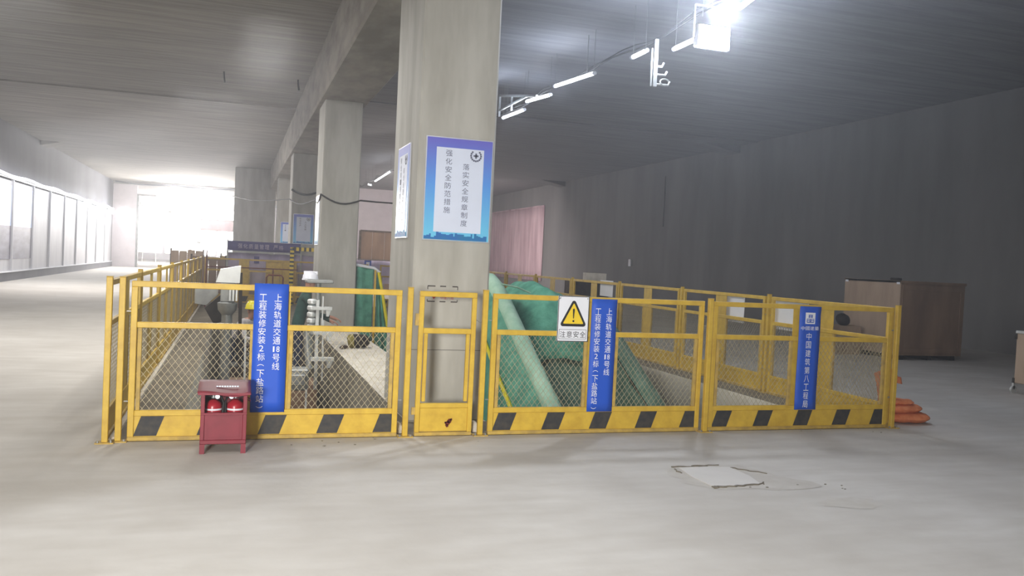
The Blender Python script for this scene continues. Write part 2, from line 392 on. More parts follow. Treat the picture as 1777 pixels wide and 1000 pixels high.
# doorway frame in the end wall
d = MB(); d.box(-6.15, -6.02, YE-.05, YE+.3, 0, 4.55); d.box(-6.15, -5.0, YE-.05, YE+.3, 4.55, 4.68); struct(d.build('trim_1', 'steel'))
# big far pier on the left of the beam
pr_ = MB(); pr_.cbox(-.20, 1.72, 43.0, 45.5, 0, ZL-.04, .04); struct(pr_.build('pier', 'column'))
# plinth along the left wall
p = MB(); p.box(XL, XL+.12, -2, 58.5, 0, .30); p.box(XL, XL+.16, -2, 58.5, .30, .34, 1)
struct(p.build('baseboard_left', ['wall_l', 'white']))

# columns in line under the beam
colx = (1.52, 2.24)
for i, (y0, y1) in enumerate(((7.55, 8.80), (16.75, 18.0), (26.4, 27.6), (35.7, 36.9), (46.5, 47.7))):
    if i > 3: break
    cb = MB(); cb.cbox(colx[0], colx[1], y0, y1, -.0, 4.46, .018)
    ob = cb.build('concrete_column', 'column'); struct(ob)
    if i == 0:
        sm = MB(); sm.box(1.515, 2.245, y0-.002, y0+.01, .66, .664); sm.build('formwork_seam', 'greyink', ob)
        # sprayed survey mark behind the gate
        g = MB(); X0, X1, Z0, Z1, yy = 1.66, 1.94, 1.105, 1.245, y0-.003
        for (a, b_, z) in ((X0, X0+.07, Z1),(1.775, 1.83, Z1),(1.89, X1, Z1),(X0, X0+.07, Z0),(1.775, 1.83, Z0),(1.88, X1, Z0)): g.box(a, b_, yy, yy+.004, z-.005, z+.005)
        for (x, z0, z1) in ((X0, Z1-.03, Z1),(X1, Z1-.03, Z1),(X1, Z0, Z0+.02),(X0, Z0, Z0+.02)): g.box(x-.003, x+.003, yy, yy+.004, z0, z1)
        g.build('survey_mark', 'greyink', ob)
        g = MB(); g.poly([(1.69, yy, 1.165),(1.75, yy, 1.165),(1.72, yy, 1.125)])
        for q, chh in enumerate('中建八局'): put(g, chh, 1.795+q*.032, 1.142, yy, .028, .034)
        g.build('red_lettering', 'sticker', ob)

# ------------------------------------------------------------------ fence panels
TOP, MID, LOW = 1.22, .91, .24
def wire_mesh(x0, x1, z0, z1, dx=.050, dz=.066, th=.0027):
    mb = MB(); k = dz/dx
    # strands z = k*x + c and z = -k*x + c clipped to the opening
    for sg in (1, -1):
        cmin = min(z0-sg*k*x0, z0-sg*k*x1, z1-sg*k*x0, z1-sg*k*x1); cmax = max(z0-sg*k*x0, z0-sg*k*x1, z1-sg*k*x0, z1-sg*k*x1)
        c = cmin+dz*.5
        while c < cmax:
            pts = []
            for x in (x0, x1):
                z = sg*k*x+c
                if z0 <= z <= z1: pts.append((x, z))
            for z in (z0, z1):
                x = (z-c)/(sg*k)
                if x0 <= x <= x1: pts.append((x, z))
            if len(pts) >= 2:
                pts.sort(); a, b = pts[0], pts[-1]
                if (b[0]-a[0]) > .004: mb.bar((a[0], sg*.0015, a[1]), (b[0], sg*.0015, b[1]), th, th, up=(0,1,0))
            c += dz
    return mb
def make_panel(L, label, group, mesh=True, plate=True, stripes=True):
    t = thing('mesh_barrier', label, 'fence', (0,0,0), group)
    mb = MB(); mb.cbox(0, L, -.018, .018, TOP-.045, TOP, .004); mb.build('top_rail', 'yellow', t)
    for x in (0, L-.045):
        mb = MB(); mb.cbox(x, x+.045, -.018, .018, .03, TOP-.045, .004); mb.build('frame_post', 'yellow', t)
    mb = MB(); mb.cbox(.045, L-.045, -.017, .017, MID-.045, MID, .004); mb.build('middle_rail', 'yellow', t)
    mb = MB(); mb.cbox(.045, L-.045, -.017, .017, LOW-.05, LOW-.005, .004); mb.build('lower_rail', 'yellow', t)
    for x in (.052, L-.082):
        mb = MB(); mb.cbox(x, x+.03, -.014, .014, LOW-.005, MID-.045, .003); mb.build('mesh_frame', 'yellow_d', t)
    mb = MB(); mb.cbox(0, L, -.022, .022, 0.0, .032, .004); mb.build('bottom_rail', 'yellow_d', t)
    # kick board with slanted black stripes
    z0, z1, yb = .032, LOW-.05, .006
    mb = MB(); mb.box(.04, L-.04, -yb, yb, z0, z1)
    tb = mb.build('kick_board', 'yellow_d' if not stripes else 'yellow', t)
    if stripes:
        P = (L-.2-.04)/4.0
        for i in range(5):
            x = .04+i*P; sl = .055; wd = .165
            for sgn in (-1, 1):
                pass
            a = MB(); a.prism([(max(x, .042), z0+.004), (x+wd, z0+.004), (min(x+wd+sl, L-.042), z1-.002), (x+sl, z1-.002)], -yb-.0015, -yb+.001)
            a.build('black_stripe', 'black', tb)
    if plate:
        cx = L/2
        mb = MB(); mb.box(cx-.135, cx+.135, .004, .010, LOW-.01, TOP-.04); mb.build('centre_plate', 'yellow', t)
        for x in (cx-.165, cx+.135):
            mb = MB(); mb.cbox(x, x+.03, -.014, .014, LOW-.005, MID-.045, .003); mb.build('mesh_frame', 'yellow_d', t)
        if mesh:
            for (a, b_) in ((.082, cx-.165), (cx+.165, L-.082)):
                wire_mesh(a, b_, LOW-.005, MID-.045).build('wire_mesh', 'wire', t)
    # latch lugs
    for x in (-.03, L):
        mb = MB(); mb.box(x, x+.03, -.006, .006, .985, .992); mb.box(x, x+.03, -.006, .006, .30, .307); mb.build('tie_lug', 'steel', t)
    return t
YF = 6.97
PL = 2.06
GF = 'yellow mesh barrier panels round the pits'
proto = make_panel(PL, 'yellow mesh fence panel behind the red extinguisher cabinet, front row left', GF)
proto.location = (-.74, YF, 0); WL[proto.name] = Vector((-.74, YF, 0))
dup(proto, (2.11, YF, 0), 0, 'yellow mesh fence panel with the triangular warning sign, front row middle', GF)
dup(proto, (4.27, YF, 0), 0, 'yellow mesh fence panel with kick board stripes at the right end of the front row', GF)
# gate
g = thing('fence_gate', 'narrow yellow gate panel in front of the big postered column', 'gate', (1.47, YF, 0))
gx0, gx1 = 1.47, 1.965
mb = MB(); mb.cbox(gx0, gx1, YF-.018, YF+.018, TOP-.045, TOP, .004); mb.build('top_rail', 'yellow', g)
for x in (gx0, gx1-.04):
    mb = MB(); mb.cbox(x, x+.04, YF-.018, YF+.018, .03, TOP-.045, .004); mb.build('frame_post', 'yellow', g)
for x in (gx0+.05, gx1-.08):
    mb = MB(); mb.cbox(x, x+.03, YF-.016, YF+.016, .29, MID-.045, .003); mb.build('inner_frame', 'yellow', g)
mb = MB(); mb.cbox(gx0+.04, gx1-.04, YF-.017, YF+.017, MID-.045, MID, .004); mb.build('middle_rail', 'yellow', g)
mb = MB(); mb.cbox(gx0+.04, gx1-.04, YF-.017, YF+.017, .235, .275, .004); mb.build('lower_rail', 'yellow', g)
mb = MB(); mb.cbox(gx0+.04, gx1-.04, YF-.008, YF+.008, .035, .235, .003); kp = mb.build('kick_plate', 'yellow', g)
mb = MB()
for (x, z, q) in ((1.755,.105,.02),(1.77,.12,.022),(1.75,.085,.016),(1.785,.135,.012),(1.735,.11,.010)):
    mb.prism([(x+q*math.cos(a*.9)*random.uniform(.7,1.2), z+q*math.sin(a*.9)*random.uniform(.7,1.2)) for a in range(7)], YF-.0105, YF-.007)
mb.build('rust_spot', 'rust', kp)
mb = MB(); mb.cbox(gx0, gx1, YF-.022, YF+.022, 0, .03, .004); mb.build('bottom_rail', 'yellow_d', g)
mb = MB(); mb.box(gx0-.03, gx0, YF-.01, YF+.01, .93, 1.03); mb.box(gx0-.03, gx0, YF-.01, YF+.01, .18, .24); mb.build('hinge', 'yellow_d', g)
mb = MB(); mb.tube([(gx1, YF-.01, .99),(gx1+.03, YF-.015, .97),(gx1+.07, YF-.01, .975)], .004, 5); mb.build('latch_wire', 'steel', g)
# posts with base plates
def make_post(label, loc):
    t = thing('fence_post', label, 'post', (0,0,0), 'square posts of the yellow fence')
    mb = MB(); mb.cbox(-.022, .022, -.022, .022, .008, 1.245, .004); mb.build('shaft', 'yellow', t)
    mb = MB(); mb.box(-.024, .024, -.024, .024, 1.245, 1.25); mb.build('cap', 'yellow_d', t)
    mb = MB(); mb.box(-.065, .065, -.05, .05, 0, .008); bp = mb.build('base_plate', 'yellow_d', t)
    for x in (-.045, .045):
        mb = MB(); mb.lathe([(.009, .008), (.009, .018), (.004, .024)], (x, -.03, 0), 6); mb.build('bolt', 'steel', bp)
    t.location = loc; WL[t.name] = Vector(loc); return t
post = make_post('yellow corner post at the left end of the front fence', (-.885, YF-.06, 0))
dup(post, (-.80, YF-.02, 0), 0, 'yellow post beside the left corner post, next to the cabinet panel')
dup(post, (1.385, YF-.03, 0), 0, 'yellow post on the left of the narrow gate')
dup(post, (2.035, YF-.03, 0), 0, 'yellow post on the right of the narrow gate')
dup(post, (4.205, YF-.06, 0), 0, 'yellow post between the warning sign panel and the right end panel')
dup(post, (6.385, YF-.03, 0), 0, 'yellow corner post at the right end above the orange sacks')
# side rows
ordn = ['first','second','third','fourth','fifth','sixth','seventh','eighth']
for side, X, nm in ((0, -.90, 'left'), (1, 6.41, 'right')):
    for i in range(8):
        y0 = YF+.06+i*2.2
        dup(proto, (X, y0 if side else y0+PL, 0), math.pi/2 if side else -math.pi/2, f'{ordn[i]} yellow panel of the {nm} side fence counted from the front corner', GF)
        if side: lab = f'yellow post between the {ordn[i]} and next panel of the right side fence'
        else: lab = f'yellow post between the {ordn[i]} and next panel of the left side fence'
        dup(post, (X, y0+PL+.07, 0), math.pi/2, lab)
YRr = YF+.06+8*2.2+.03
for i in range(3):
    dup(proto, (-.82+i*2.4, YRr, 0), 0, f'yellow panel of the rear fence row, {["left","middle","right"][i]} one', GF)

# ------------------------------------------------------------------ signs hung on the front fence
def banner(x0, x1, z0, z1, label, kind):
    t = thing('banner_sign', label, 'sign', ((x0+x1)/2, YF-.03, z0))
    y = YF-.028
    mb = MB(); n = 10; cx = (x0+x1)/2; 
    def fn(u, v):
        return (x0+(x1-x0)*u, y+.003*math.sin(v*7)-(.006 if v > .97 else 0), z0+(z1-z0)*v)
    mb.grid(fn, 4, 12); mb.build('sheet', 'blue', t, smooth=True, solid=.003)
    yt = y-.0065; W = x1-x0
    tx = MB()
    if kind == 'line':
        vtext(tx, '上海轨道交通#号线', x0+W*.70, z1-.075, .068, .060, yt, .056)
        tx.build('lettering', 'white', t); tx = MB()
        vtext(tx, '工程装修安装2标(下盐路站)', x0+W*.26, z1-.080, .0665, .060, yt, .056)
        tx.build('lettering', 'white', t)
    else:
        sq = MB(); a = .055; zc = z1-.115; 
        sq.box(cx-a, cx+a, yt, yt+.003, zc-a, zc+a); lg = sq.build('logo_square', 'white', t)
        bl = MB(); yb = yt-.002
        for z in (zc+.030, zc+.014): bl.box(cx-.024, cx+.024, yb, yb+.002, z-.004, z+.004)
        for sx in (-1, 1): bl.box(cx+sx*.016-.003, cx+sx*.016+.003, yb, yb+.002, zc+.004, zc+.034)
        bl.box(cx-.042, cx+.042, yb, yb+.002, zc-.010, zc-.004); bl.box(cx-.042, cx+.042, yb, yb+.002, zc-.042, zc-.034)
        for sx in (-1, 1):
            bl.box(cx+sx*.022-.018, cx+sx*.022+.018, yb, yb+.002, zc-.024, zc-.018)
            for q in (-.017, .017): bl.box(cx+sx*.022+q-.003, cx+sx*.022+q+.003, yb, yb+.002, zc-.042, zc-.012)
        bl.build('logo_strokes', 'blue', lg)
        for q, chh in enumerate('中國建築'): put(tx, chh, cx-.079+q*.053, zc-.098, yt, .045, .038)
        vtext(tx, '中国建筑第八工程局', cx-.005, zc-.135, .083, .068, yt, .058)
        tx.build('lettering', 'white', t)
    return t
banner(.145, .405, .215, 1.235, 'tall blue banner with white characters beside the red extinguisher cabinet', 'line')
banner(3.02, 3.265, .195, 1.205, 'tall blue banner with white characters beside the triangular warning sign', 'line')
banner(5.21, 5.455, .195, 1.205, 'tall blue banner with a square white logo on the right end panel', 'logo')

# warning sign
t = thing('warning_sign', 'white warning sign with yellow triangle hung on the front fence', 'sign', (2.835, 6.92, .82))
x0, x1, z0, z1, y = 2.69, 2.985, .822, 1.225, 6.915
cx = (x0+x1)/2
mb = MB(); mb.cbox(x0, x1, y, y+.006, z0, z1, .002); mb.build('plate', 'white', t)
mb = MB(); yf = y-.001
def outline(mb, x0, x1, z0, z1, wd, y):
    mb.box(x0, x1, y, y+.001, z1-wd, z1); mb.box(x0, x1, y, y+.001, z0, z0+wd); mb.box(x0, x0+wd, y, y+.001, z0+wd, z1-wd); mb.box(x1-wd, x1, y, y+.001, z0+wd, z1-wd)
outline(mb, x0+.001, x1-.001, z0+.001, z1-.001, .006, yf)
outline(mb, x0+.018, x1-.018, z0+.022, z0+.108, .003, yf)
mb.build('border', 'blackink', t)
def rtri(cx, zb, wd, ht, rad, y, mb, th=.001):
    import math as _m
    A = [(cx-wd/2, zb), (cx+wd/2, zb), (cx, zb+ht)]; P = []
    for i in range(3):
        p = Vector(A[i]); a = (Vector(A[i-1])-p).normalized(); b = (Vector(A[(i+1) % 3])-p).normalized()
        half = a.angle(b)/2; dist = rad/_m.sin(half); c = p+(a+b).normalized()*dist; tl = rad/_m.tan(half)
        p0 = p+a*tl; p1 = p+b*tl
        a0 = _m.atan2(*(p0-c).yx); a1 = _m.atan2(*(p1-c).yx)
        while a1 < a0: a1 += 2*_m.pi
        if a1-a0 > _m.pi: a1 -= 2*_m.pi
        for k in range(6): an = a0+(a1-a0)*k/5; P.append((c.x+rad*_m.cos(an), c.y+rad*_m.sin(an)))
    mb.prism(P, y, y+th)
mb = MB(); rtri(cx, z0+.135, .262, .250, .02, y-.0015, mb); tri = mb.build('black_triangle', 'blackink', t)
mb = MB(); rtri(cx, z0+.158, .196, .185, .006, y-.003, mb); mb.build('yellow_triangle', 'signyellow', tri)
mb = MB(); mb.prism([(cx-.0035, z0+.205),(cx+.0035, z0+.205),(cx+.009, z0+.285),(cx, z0+.295),(cx-.009, z0+.285)], y-.0045, y-.003)
mb.prism([(cx+.0095*math.cos(a*math.pi/5), z0+.182+.0095*math.sin(a*math.pi/5)) for a in range(10)], y-.0045, y-.003)
mb.build('exclamation_mark', 'blackink', tri)
mb = MB()
for q, chh in enumerate('注意安全'): put(mb, chh, x0+.053+q*.063, z0+.065, y-.002, .052, .056)
mb.build('lettering', 'blackink', t)
mb = MB()
for (x, z) in ((x0+.018, z1-.02), (x1-.018, z1-.02)): mb.prism([(x+.006*math.cos(a), z+.006*math.sin(a)) for a in range(6)], y-.003, y)
mb.tube([(x0+.018, y-.004, z1-.02), (x0+.0, y-.01, z1-.035), (x0-.025, y-.008, z1-.05)], .003, 5)
mb.build('wire_tie', 'steel', t)

# ------------------------------------------------------------------ posters on the columns
def poster(loc, rz, W, Hh, label, cols, big=True, small=False):
    t = thing('safety_poster', label, 'poster', loc)
    mb = MB(); mb.box(0, W, -.012, 0, 0, Hh); fr = mb.build('frame', 'metal_frame', t, local=True)
    mb = MB(); mb.box(.010, W-.010, -.014, -.011, .010, Hh-.010); mb.build('blue_border', 'grad', t, local=True)
    mb = MB(); mb.box(W*.155, W*.86, -.016, -.0135, Hh*.085, Hh*.90); mb.build('white_field', 'paper', t, local=True)
    mb = MB()   # city skyline along the bottom
    random.seed(3); x = .012; pts = [(x, .012)]
    while x < W-.03:
        h = random.uniform(.03, .085)*Hh; wd = random.uniform(.012, .035)*W/.63
        pts += [(x, h), (min(x+wd, W-.012), h)]; x += wd
    pts.append((pts[-1][0], .012)); mb.prism(pts, -.0175, -.0165); mb.build('skyline', 'skyline', t, local=True)
    mb = MB()
    for (txt, fx, zt) in cols:
        mb = MB(); vtext(mb, txt, W*fx, Hh*zt, Hh*.078, Hh*.060, -.0175, W*.095)
        mb.build('lettering', 'ink', t, local=True)
    mb = MB(); cx, cz, r = W*.74, Hh*.84, W*.075     # round cross emblem with wreath
    for k in range(16):
        if k in (3, 4, 5): continue
        a = 2*math.pi*k/16; mb.box(cx+r*math.cos(a)-.008, cx+r*math.cos(a)+.008, -.0175, -.0165, cz+r*math.sin(a)-.008, cz+r*math.sin(a)+.008)
    mb.box(cx-r*.5, cx+r*.5, -.0175, -.0165, cz-r*.17, cz+r*.17); mb.box(cx-r*.17, cx+r*.17, -.0175, -.0165, cz-r*.5, cz+r*.5)
    mb.build('emblem', 'ink', t, local=True)
    t.rotation_euler = (0, 0, rz)
    return t
poster((1.585, 7.55, 1.66), 0, .63, .94, 'large blue framed safety poster on the front face of the nearest column', [('强化安全防范措施', .34, .885), ('落实安全规章制度', .60, .765)])
poster((1.52, 8.49, 1.68), -math.pi/2, .60, .89, 'blue framed poster on the left face of the nearest column', [('安全第一预防为主', .34, .885), ('综合治理以人为本', .60, .765)])
poster((1.52, 18.0-.2, 1.65), -math.pi/2, .72, .98, 'bright poster on the left face of the second column', [('安全生产', .34, .885), ('人人有责', .60, .765)])
poster((1.59, 26.4, 1.73), 0, .60, .90, 'small blue bordered poster on the third column from the camera', [('安全生产', .34, .885), ('人人有责', .60, .765)])
poster((1.66, 35.7, 1.80), 0, .55, .86, 'most distant blue bordered poster, on the fourth column', [('质量第一', .34, .885), ('精益求精', .60, .765)])

# ------------------------------------------------------------------ extinguisher cabinet
t = thing('extinguisher_cabinet', 'dark red steel extinguisher cabinet standing before the fence', 'cabinet', (-.05, 6.5, 0))
x0, x1, y0, y1 = -.205, .115, 6.47, 6.80
for (a, b_, c_, d_) in ((x0, x0+.035, y0, y0+.03), (x1-.035, x1, y0, y0+.03), (x0, x0+.035, y1-.03, y1), (x1-.035, x1, y1-.03, y1)):
    mb = MB(); mb.prism([(a, .07), (b_, .07), (b_, 0), (a, 0)], c_, d_); mb.build('foot', 'red', t)
mb = MB(); mb.cbox(x0, x1, y0, y1, .07, .10, .004); mb.build('base', 'red', t)
mb = MB(); mb.box(x0, x1, y1-.008, y1, .10, .475); mb.build('back_panel', 'red', t)
for a, b_ in ((x0, x0+.010), (x1-.010, x1)):
    mb = MB(); mb.box(a, b_, y0+.01, y1-.008, .10, .452); mb.build('side_panel', 'red', t)
for a, b_ in ((x0, x0+.028), (x1-.028, x1)):
    mb = MB(); mb.cbox(a, b_, y0, y0+.02, .10, .436, .003); mb.build('corner_post', 'red', t)
mb = MB(); mb.cbox(x0+.028, x1-.028, y0+.008, y0+.016, .10, .285, .002); dr = mb.build('lower_door', 'red', t)
mb = MB(); outline(mb, x0+.045, x1-.045, .115, .272, .006, y0+.005); mb.build('door_rib', 'red', dr)
mb = MB(); mb.cbox(x0+.0, x1, y0-.004, y0+.02, .285, .30, .002); mb.build('sill', 'red', t)
mb = MB(); mb.box(x0+.01, x1-.01, y0+.01, y1-.01, .10, .103); mb.build('inner_shelf', 'darkin', t)
# hinged lid, sagging at its front edge
def lid(u, v):
    x = x0-.025+(x1-x0+.05)*u; y = y0-.04+(y1-y0+.06)*v
    z = .452+.035*v-.028*(1-v)*max(0, 1-abs(u-.68)/.5)
    return (x, y, z)
mb = MB(); mb.grid(lid, 12, 6); ld = mb.build('lid', 'red', t, smooth=True, solid=.008)
mb = MB(); mb.bar((x0-.02, y0-.038, .444), (x1+.02, y0-.038, .444), .006, .014); mb.build('lid_lip', 'red', ld)
mb = MB(); 
for k in range(9): mb.box(x0+.10+k*.018, x0+.113+k*.018, y0+.12, y0+.145, .470, .4765)
mb.build('faded_lettering', 'metal_frame', ld)
mb = MB(); mb.tube([(x1+.003, y0+.09, .38), (x1+.022, y0+.10, .37), (x1+.022, y0+.19, .37), (x1+.003, y0+.20, .38)], .005, 6); mb.build('handle', 'red', t)
def extinguisher(x, y, label, flip):
    e = thing('fire_extinguisher', label, 'extinguisher', (x, y, .103), 'extinguishers in the red cabinet')
    mb = MB(); mb.lathe([(.058,.0),(.062,.01),(.062,.225),(.055,.25),(.03,.268),(.018,.275)], (x, y, .103), 18); mb.build('cylinder', 'darkred', e, smooth=True)
    mb = MB(); mb.lathe([(.0628,.20),(.0628,.213)], (x, y, .103), 18); mb.build('white_band', 'white', e, smooth=True)
    mb = MB(); mb.lathe([(.016,.285),(.016,.31),(.012,.315)], (x, y, .103), 10); mb.build('neck', 'steel', e, smooth=True)
    mb = MB(); mb.bar((x-.01, y-.01, .415), (x+.07*flip, y-.02, .43), .016, .01); mb.bar((x-.01, y-.01, .405), (x+.06*flip, y-.02, .400), .014, .008); mb.build('lever', 'blackink', e)
    mb = MB(); mb.prism([(x-.028*flip+.017*math.cos(a*math.pi/6), .405+.017*math.sin(a*math.pi/6)) for a in range(12)], y-.05, y-.035); mb.build('gauge', 'metal_frame', e)
    mb = MB(); mb.tube([(x-.02*flip, y, .405), (x-.055*flip, y-.02, .40), (x-.072*flip, y-.045, .36), (x-.066*flip, y-.058, .26), (x-.06*flip, y-.055, .18)], .008, 6); mb.build('hose', 'blackink', e, smooth=True)
extinguisher(-.122, 6.60, 'left fire extinguisher with round white gauge inside the red cabinet', -1)
extinguisher(.032, 6.60, 'right fire extinguisher inside the red cabinet', 1)

# ------------------------------------------------------------------ green wrapped escalator in the right pit
zt = lambda y: .93+.54*(y-10.4)
def nz3(x, y, z, sc=3): return noise.noise(Vector((x*sc, y*sc, z*sc)))
esc = thing('escalator', 'escalator wrapped in green netting sinking into the right hand pit', 'escalator', (4.0, 7.6, 0))
# truss body below
mb = MB()
for x in (3.25, 4.62): mb.bar((x, 6.0, zt(6.0)-.75), (x, 10.4, zt(10.4)-.95), .08, .8)
mb.bar((3.95, 6.0, zt(6.0)-1.2), (3.95, 11.2, zt(11.2)-1.45), 1.45, .1)
mb.build('truss', 'dark', esc)
def skirtL(u, v):
    y = 6.4+u*5.2; P = [(3.27, .02), (3.18, -.10), (3.05, -.42), (2.98, -.9), (2.88, -1.5), (2.80, -2.1)]
    q = v*(len(P)-1); i = min(int(q), len(P)-2); f = q-i
    x = P[i][0]*(1-f)+P[i+1][0]*f; z = P[i][1]*(1-f)+P[i+1][1]*f
    wv = .03*math.sin(y*6+v*2)*v+.05*nz3(0, y, z, 1.6)*v
    return (x+wv-.0, y, min(zt(y), 1.16)+z+.02*nz3(x, y, z, 4))
mb = MB(); mb.grid(skirtL, 60, 20); mb.build('left_netting', 'green', esc, smooth=True)
pts = [(3.32, y, zt(y)) for y in (6.2, 7, 8, 9, 10, 10.5)]+[(3.32, 10.85, 1.13), (3.32, 11.15, 1.22), (3.32, 11.45, 1.22), (3.32, 11.75, 1.10), (3.32, 11.9, .85), (3.32, 11.9, .5)]
mb = MB(); mb.tube(pts, [.10]*6+[.11, .11, .11, .11, .11, .11], 14); mb.build('left_balustrade', 'green_p', esc, smooth=True)
def trough(u, v):
    y = 6.4+u*4.4; x = 3.40+v*1.12
    e = min(v, 1-v)*6; z = min(zt(y), 1.05)-.08-.62*min(1, e)**.6
    return (x, y, z+.04*nz3(x, y, 1, 3)+.025*nz3(x, y, 2, 9))
mb = MB(); mb.grid(trough, 60, 24); mb.build('step_netting', 'green_shade', esc, smooth=True)
def skirtR(u, v):
    y = 6.4+u*4.4; P = [(4.52, -.06), (4.60, .03), (4.72, .0), (4.82, -.2), (4.93, -.55), (5.04, -1.0), (5.12, -1.6)]
    q = v*(len(P)-1); i = min(int(q), len(P)-2); f = q-i
    x = P[i][0]*(1-f)+P[i+1][0]*f; z = P[i][1]*(1-f)+P[i+1][1]*f
    return (x+.05*nz3(0, y, z, 2)*v, y, min(zt(y), 1.05)+z+.03*nz3(x, y, z, 3))
mb = MB(); mb.grid(skirtR, 60, 20); mb.build('right_netting', 'green_shade', esc, smooth=True)
# heavy cloth thrown over the upper landing
def drape(u, v):
    x = 3.42+1.30*v
    P = [(10.30, .34), (10.42, .78), (10.62, 1.04), (10.95, 1.22), (11.4, 1.29), (12.1, 1.27), (12.7, 1.10), (12.9, .3)]
    q = u*(len(P)-1); i = min(int(q), len(P)-2); f = q-i
    y = P[i][0]*(1-f)+P[i+1][0]*f; z = P[i][1]*(1-f)+P[i+1][1]*f
    edge = math.sin(min(v*1.6+.12, 1)*math.pi/2)*(1-.28*max(0, v-.45)/.55)
    sag = .10*math.sin(v*math.pi)*(1-u)
    y -= .12*math.sin(v*9+u*4)*(1-u)*.5
    return (x, y-.15*(v-.3), z*edge-sag*.6+.035*nz3(x, y, z, 3)+.02*nz3(x, y, z, 8))
mb = MB(); mb.grid(drape, 40, 36); mb.build('draped_netting', 'green', esc, smooth=True, solid=.01)
mb = MB(); mb.tube([(3.03, y, zt(y)-.405+.01*math.sin(y*5)) for y in (6.6, 7.4, 8.2, 9, 9.6, 10.2, 10.8)], .026, 8); mb.build('edge_pole', 'hat_y', esc, smooth=True)
mb = MB(); mb.tube([(3.32, 10.6, 1.2), (3.5, 10.5, 1.17), (3.7, 10.55, 1.1)], .012, 5); mb.build('tie_rope', 'green_p', esc)

# second wrapped balustrade behind the strip between the columns
t = thing('wrapped_balustrade', 'upright balustrade wrapped in green netting beside the second column', 'balustrade', (2.6, 17.0, 0))
mb = MB(); mb.grid(lambda u, v: (2.28+.34*u, 17.0+.03*math.sin(u*9+v*3), -.5+1.74*v+.05*(1-u)), 10, 16); mb.build('left_netting', 'green', t, smooth=True, solid=.03)
mb = MB(); mb.grid(lambda u, v: (2.70+(.28*(1-v)+.02)*u+.0, 17.0-.03+.05*math.sin(u*12+v*2), -.5+1.66*v-.05*u), 12, 16); mb.build('right_netting', 'green', t, smooth=True, solid=.03)
mb = MB(); mb.tube([(2.26, 16.96, 1.29), (2.62, 16.95, 1.24), (2.74, 16.95, 1.15)], .03, 8); mb.build('top_edge', 'white', t, smooth=True)
mb = MB(); mb.tube([(2.71, 16.92, 1.16), (2.80, 16.92, .75), (2.99, 16.92, -.2)], .032, 8); mb.build('yellow_edge', 'hat_y', t, smooth=True)
mb = MB(); mb.bar((2.655, 16.9, -.4), (2.64, 16.9, 1.2), .035); mb.build('yellow_post', 'yellow', t)

# ------------------------------------------------------------------ escalator under assembly in the left pit
t = thing('escalator', 'bare escalator truss with steel brackets under assembly in the left pit', 'escalator', (.55, 8, 0))
zs = lambda y: -.55+.50*(y-15.5) if y < 15.5 else -.55+.25*(y-15.5)
for x in (-.16, 1.20):
    mb = MB(); mb.bar((x, 8.5, zs(8.5)), (x, 15.5, zs(15.5)), .10, .14); mb.bar((x, 15.5, zs(15.5)), (x, 17.5, zs(17.5)), .10, .14)
    mb.bar((x, 9.5, zs(9.5)-.9), (x, 15.5, zs(15.5)-.9), .08, .12); mb.build('truss_chord', 'dark', t)
    mb = MB()
    y = 9.6; k = 0
    while y < 15.4:
        mb.bar((x, y, zs(y)-.9), (x, y, zs(y)), .05); mb.bar((x, y, zs(y)-.9), (x, y+.7, zs(y+.7)), .04); y += .7
    mb.build('truss_web', 'dark', t)
for i in range(16):
    y = 9.8+i*.44; z = zs(y)
    mb = MB(); mb.box(-.10, 1.14, y, y+.30, z-.02, z+.03); mb.build('step_frame', 'steel' if i % 3 else 'brown', t)
    mb = MB(); mb.box(-.10, 1.14, y+.01, y+.05, z-.22, z-.03); mb.build('step_riser', 'brown', t)
random.seed(11)
mb = MB()
for i in range(40):
    y = random.uniform(10.2, 16.4); x = random.uniform(.0, 1.05); q = random.uniform(.03, .12)
    mb.cbox(x-q, x+q, y-q, y+q, zs(y), zs(y)+random.uniform(.05, .28), .01)
mb.build('machine_block', 'brown', t)
# left newel with sloping cap, bracket and collar
nx, ny = -.10, 13.0
mb = MB(); mb.tube([(nx, ny, -1.4), (nx, ny, .70)], .075, 12); mb.build('newel_tube', 'steel', t, smooth=True)
mb = MB(); mb.lathe([(.07, .52), (.13, .60), (.14, .70), (.10, .72)], (nx, ny, 0), 14); mb.build('newel_collar', 'steel', t, smooth=True)
mb = MB(); mb.cbox(nx-.10, nx+.10, ny-.08, ny+.08, .72, 1.0, .01); mb.build('newel_box', 'steel', t)
mb = MB(); mb.prism([(nx-.17, 1.0), (nx+.16, 1.0), (nx+.17, 1.25), (nx-.11, 1.19)], ny-.12, ny+.14); mb.build('newel_cap', 'lsteel', t)
for q in (0, 1, 2):
    mb = MB(); mb.box(nx+.02+q*.045, nx+.045+q*.045, ny-.14, ny-.08, .74, .97-.03*q); mb.build('slotted_bracket', 'lsteel', t)
mb = MB(); mb.bar((nx+.20, ny, -.3), (nx+.17, ny, 1.15), .05, .05); mb.build('dark_upright', 'dark', t)
mb = MB(); mb.bar((nx+.28, ny, -.55), (nx+.265, ny, .35), .03, .03); mb.build('white_rod', 'lsteel', t)
mb = MB(); mb.prism([(-.56, .93), (-.24, .93), (-.24, .80), (-.40, .64), (-.56, .66)], 13.3, 13.34); mb.build('cover_sheet', 'steel', t)
mb = MB(); mb.prism([(-.42, .60), (-.18, .82), (-.18, .40), (-.28, .36)], 13.25, 13.38); mb.build('dark_gusset', 'dark', t)
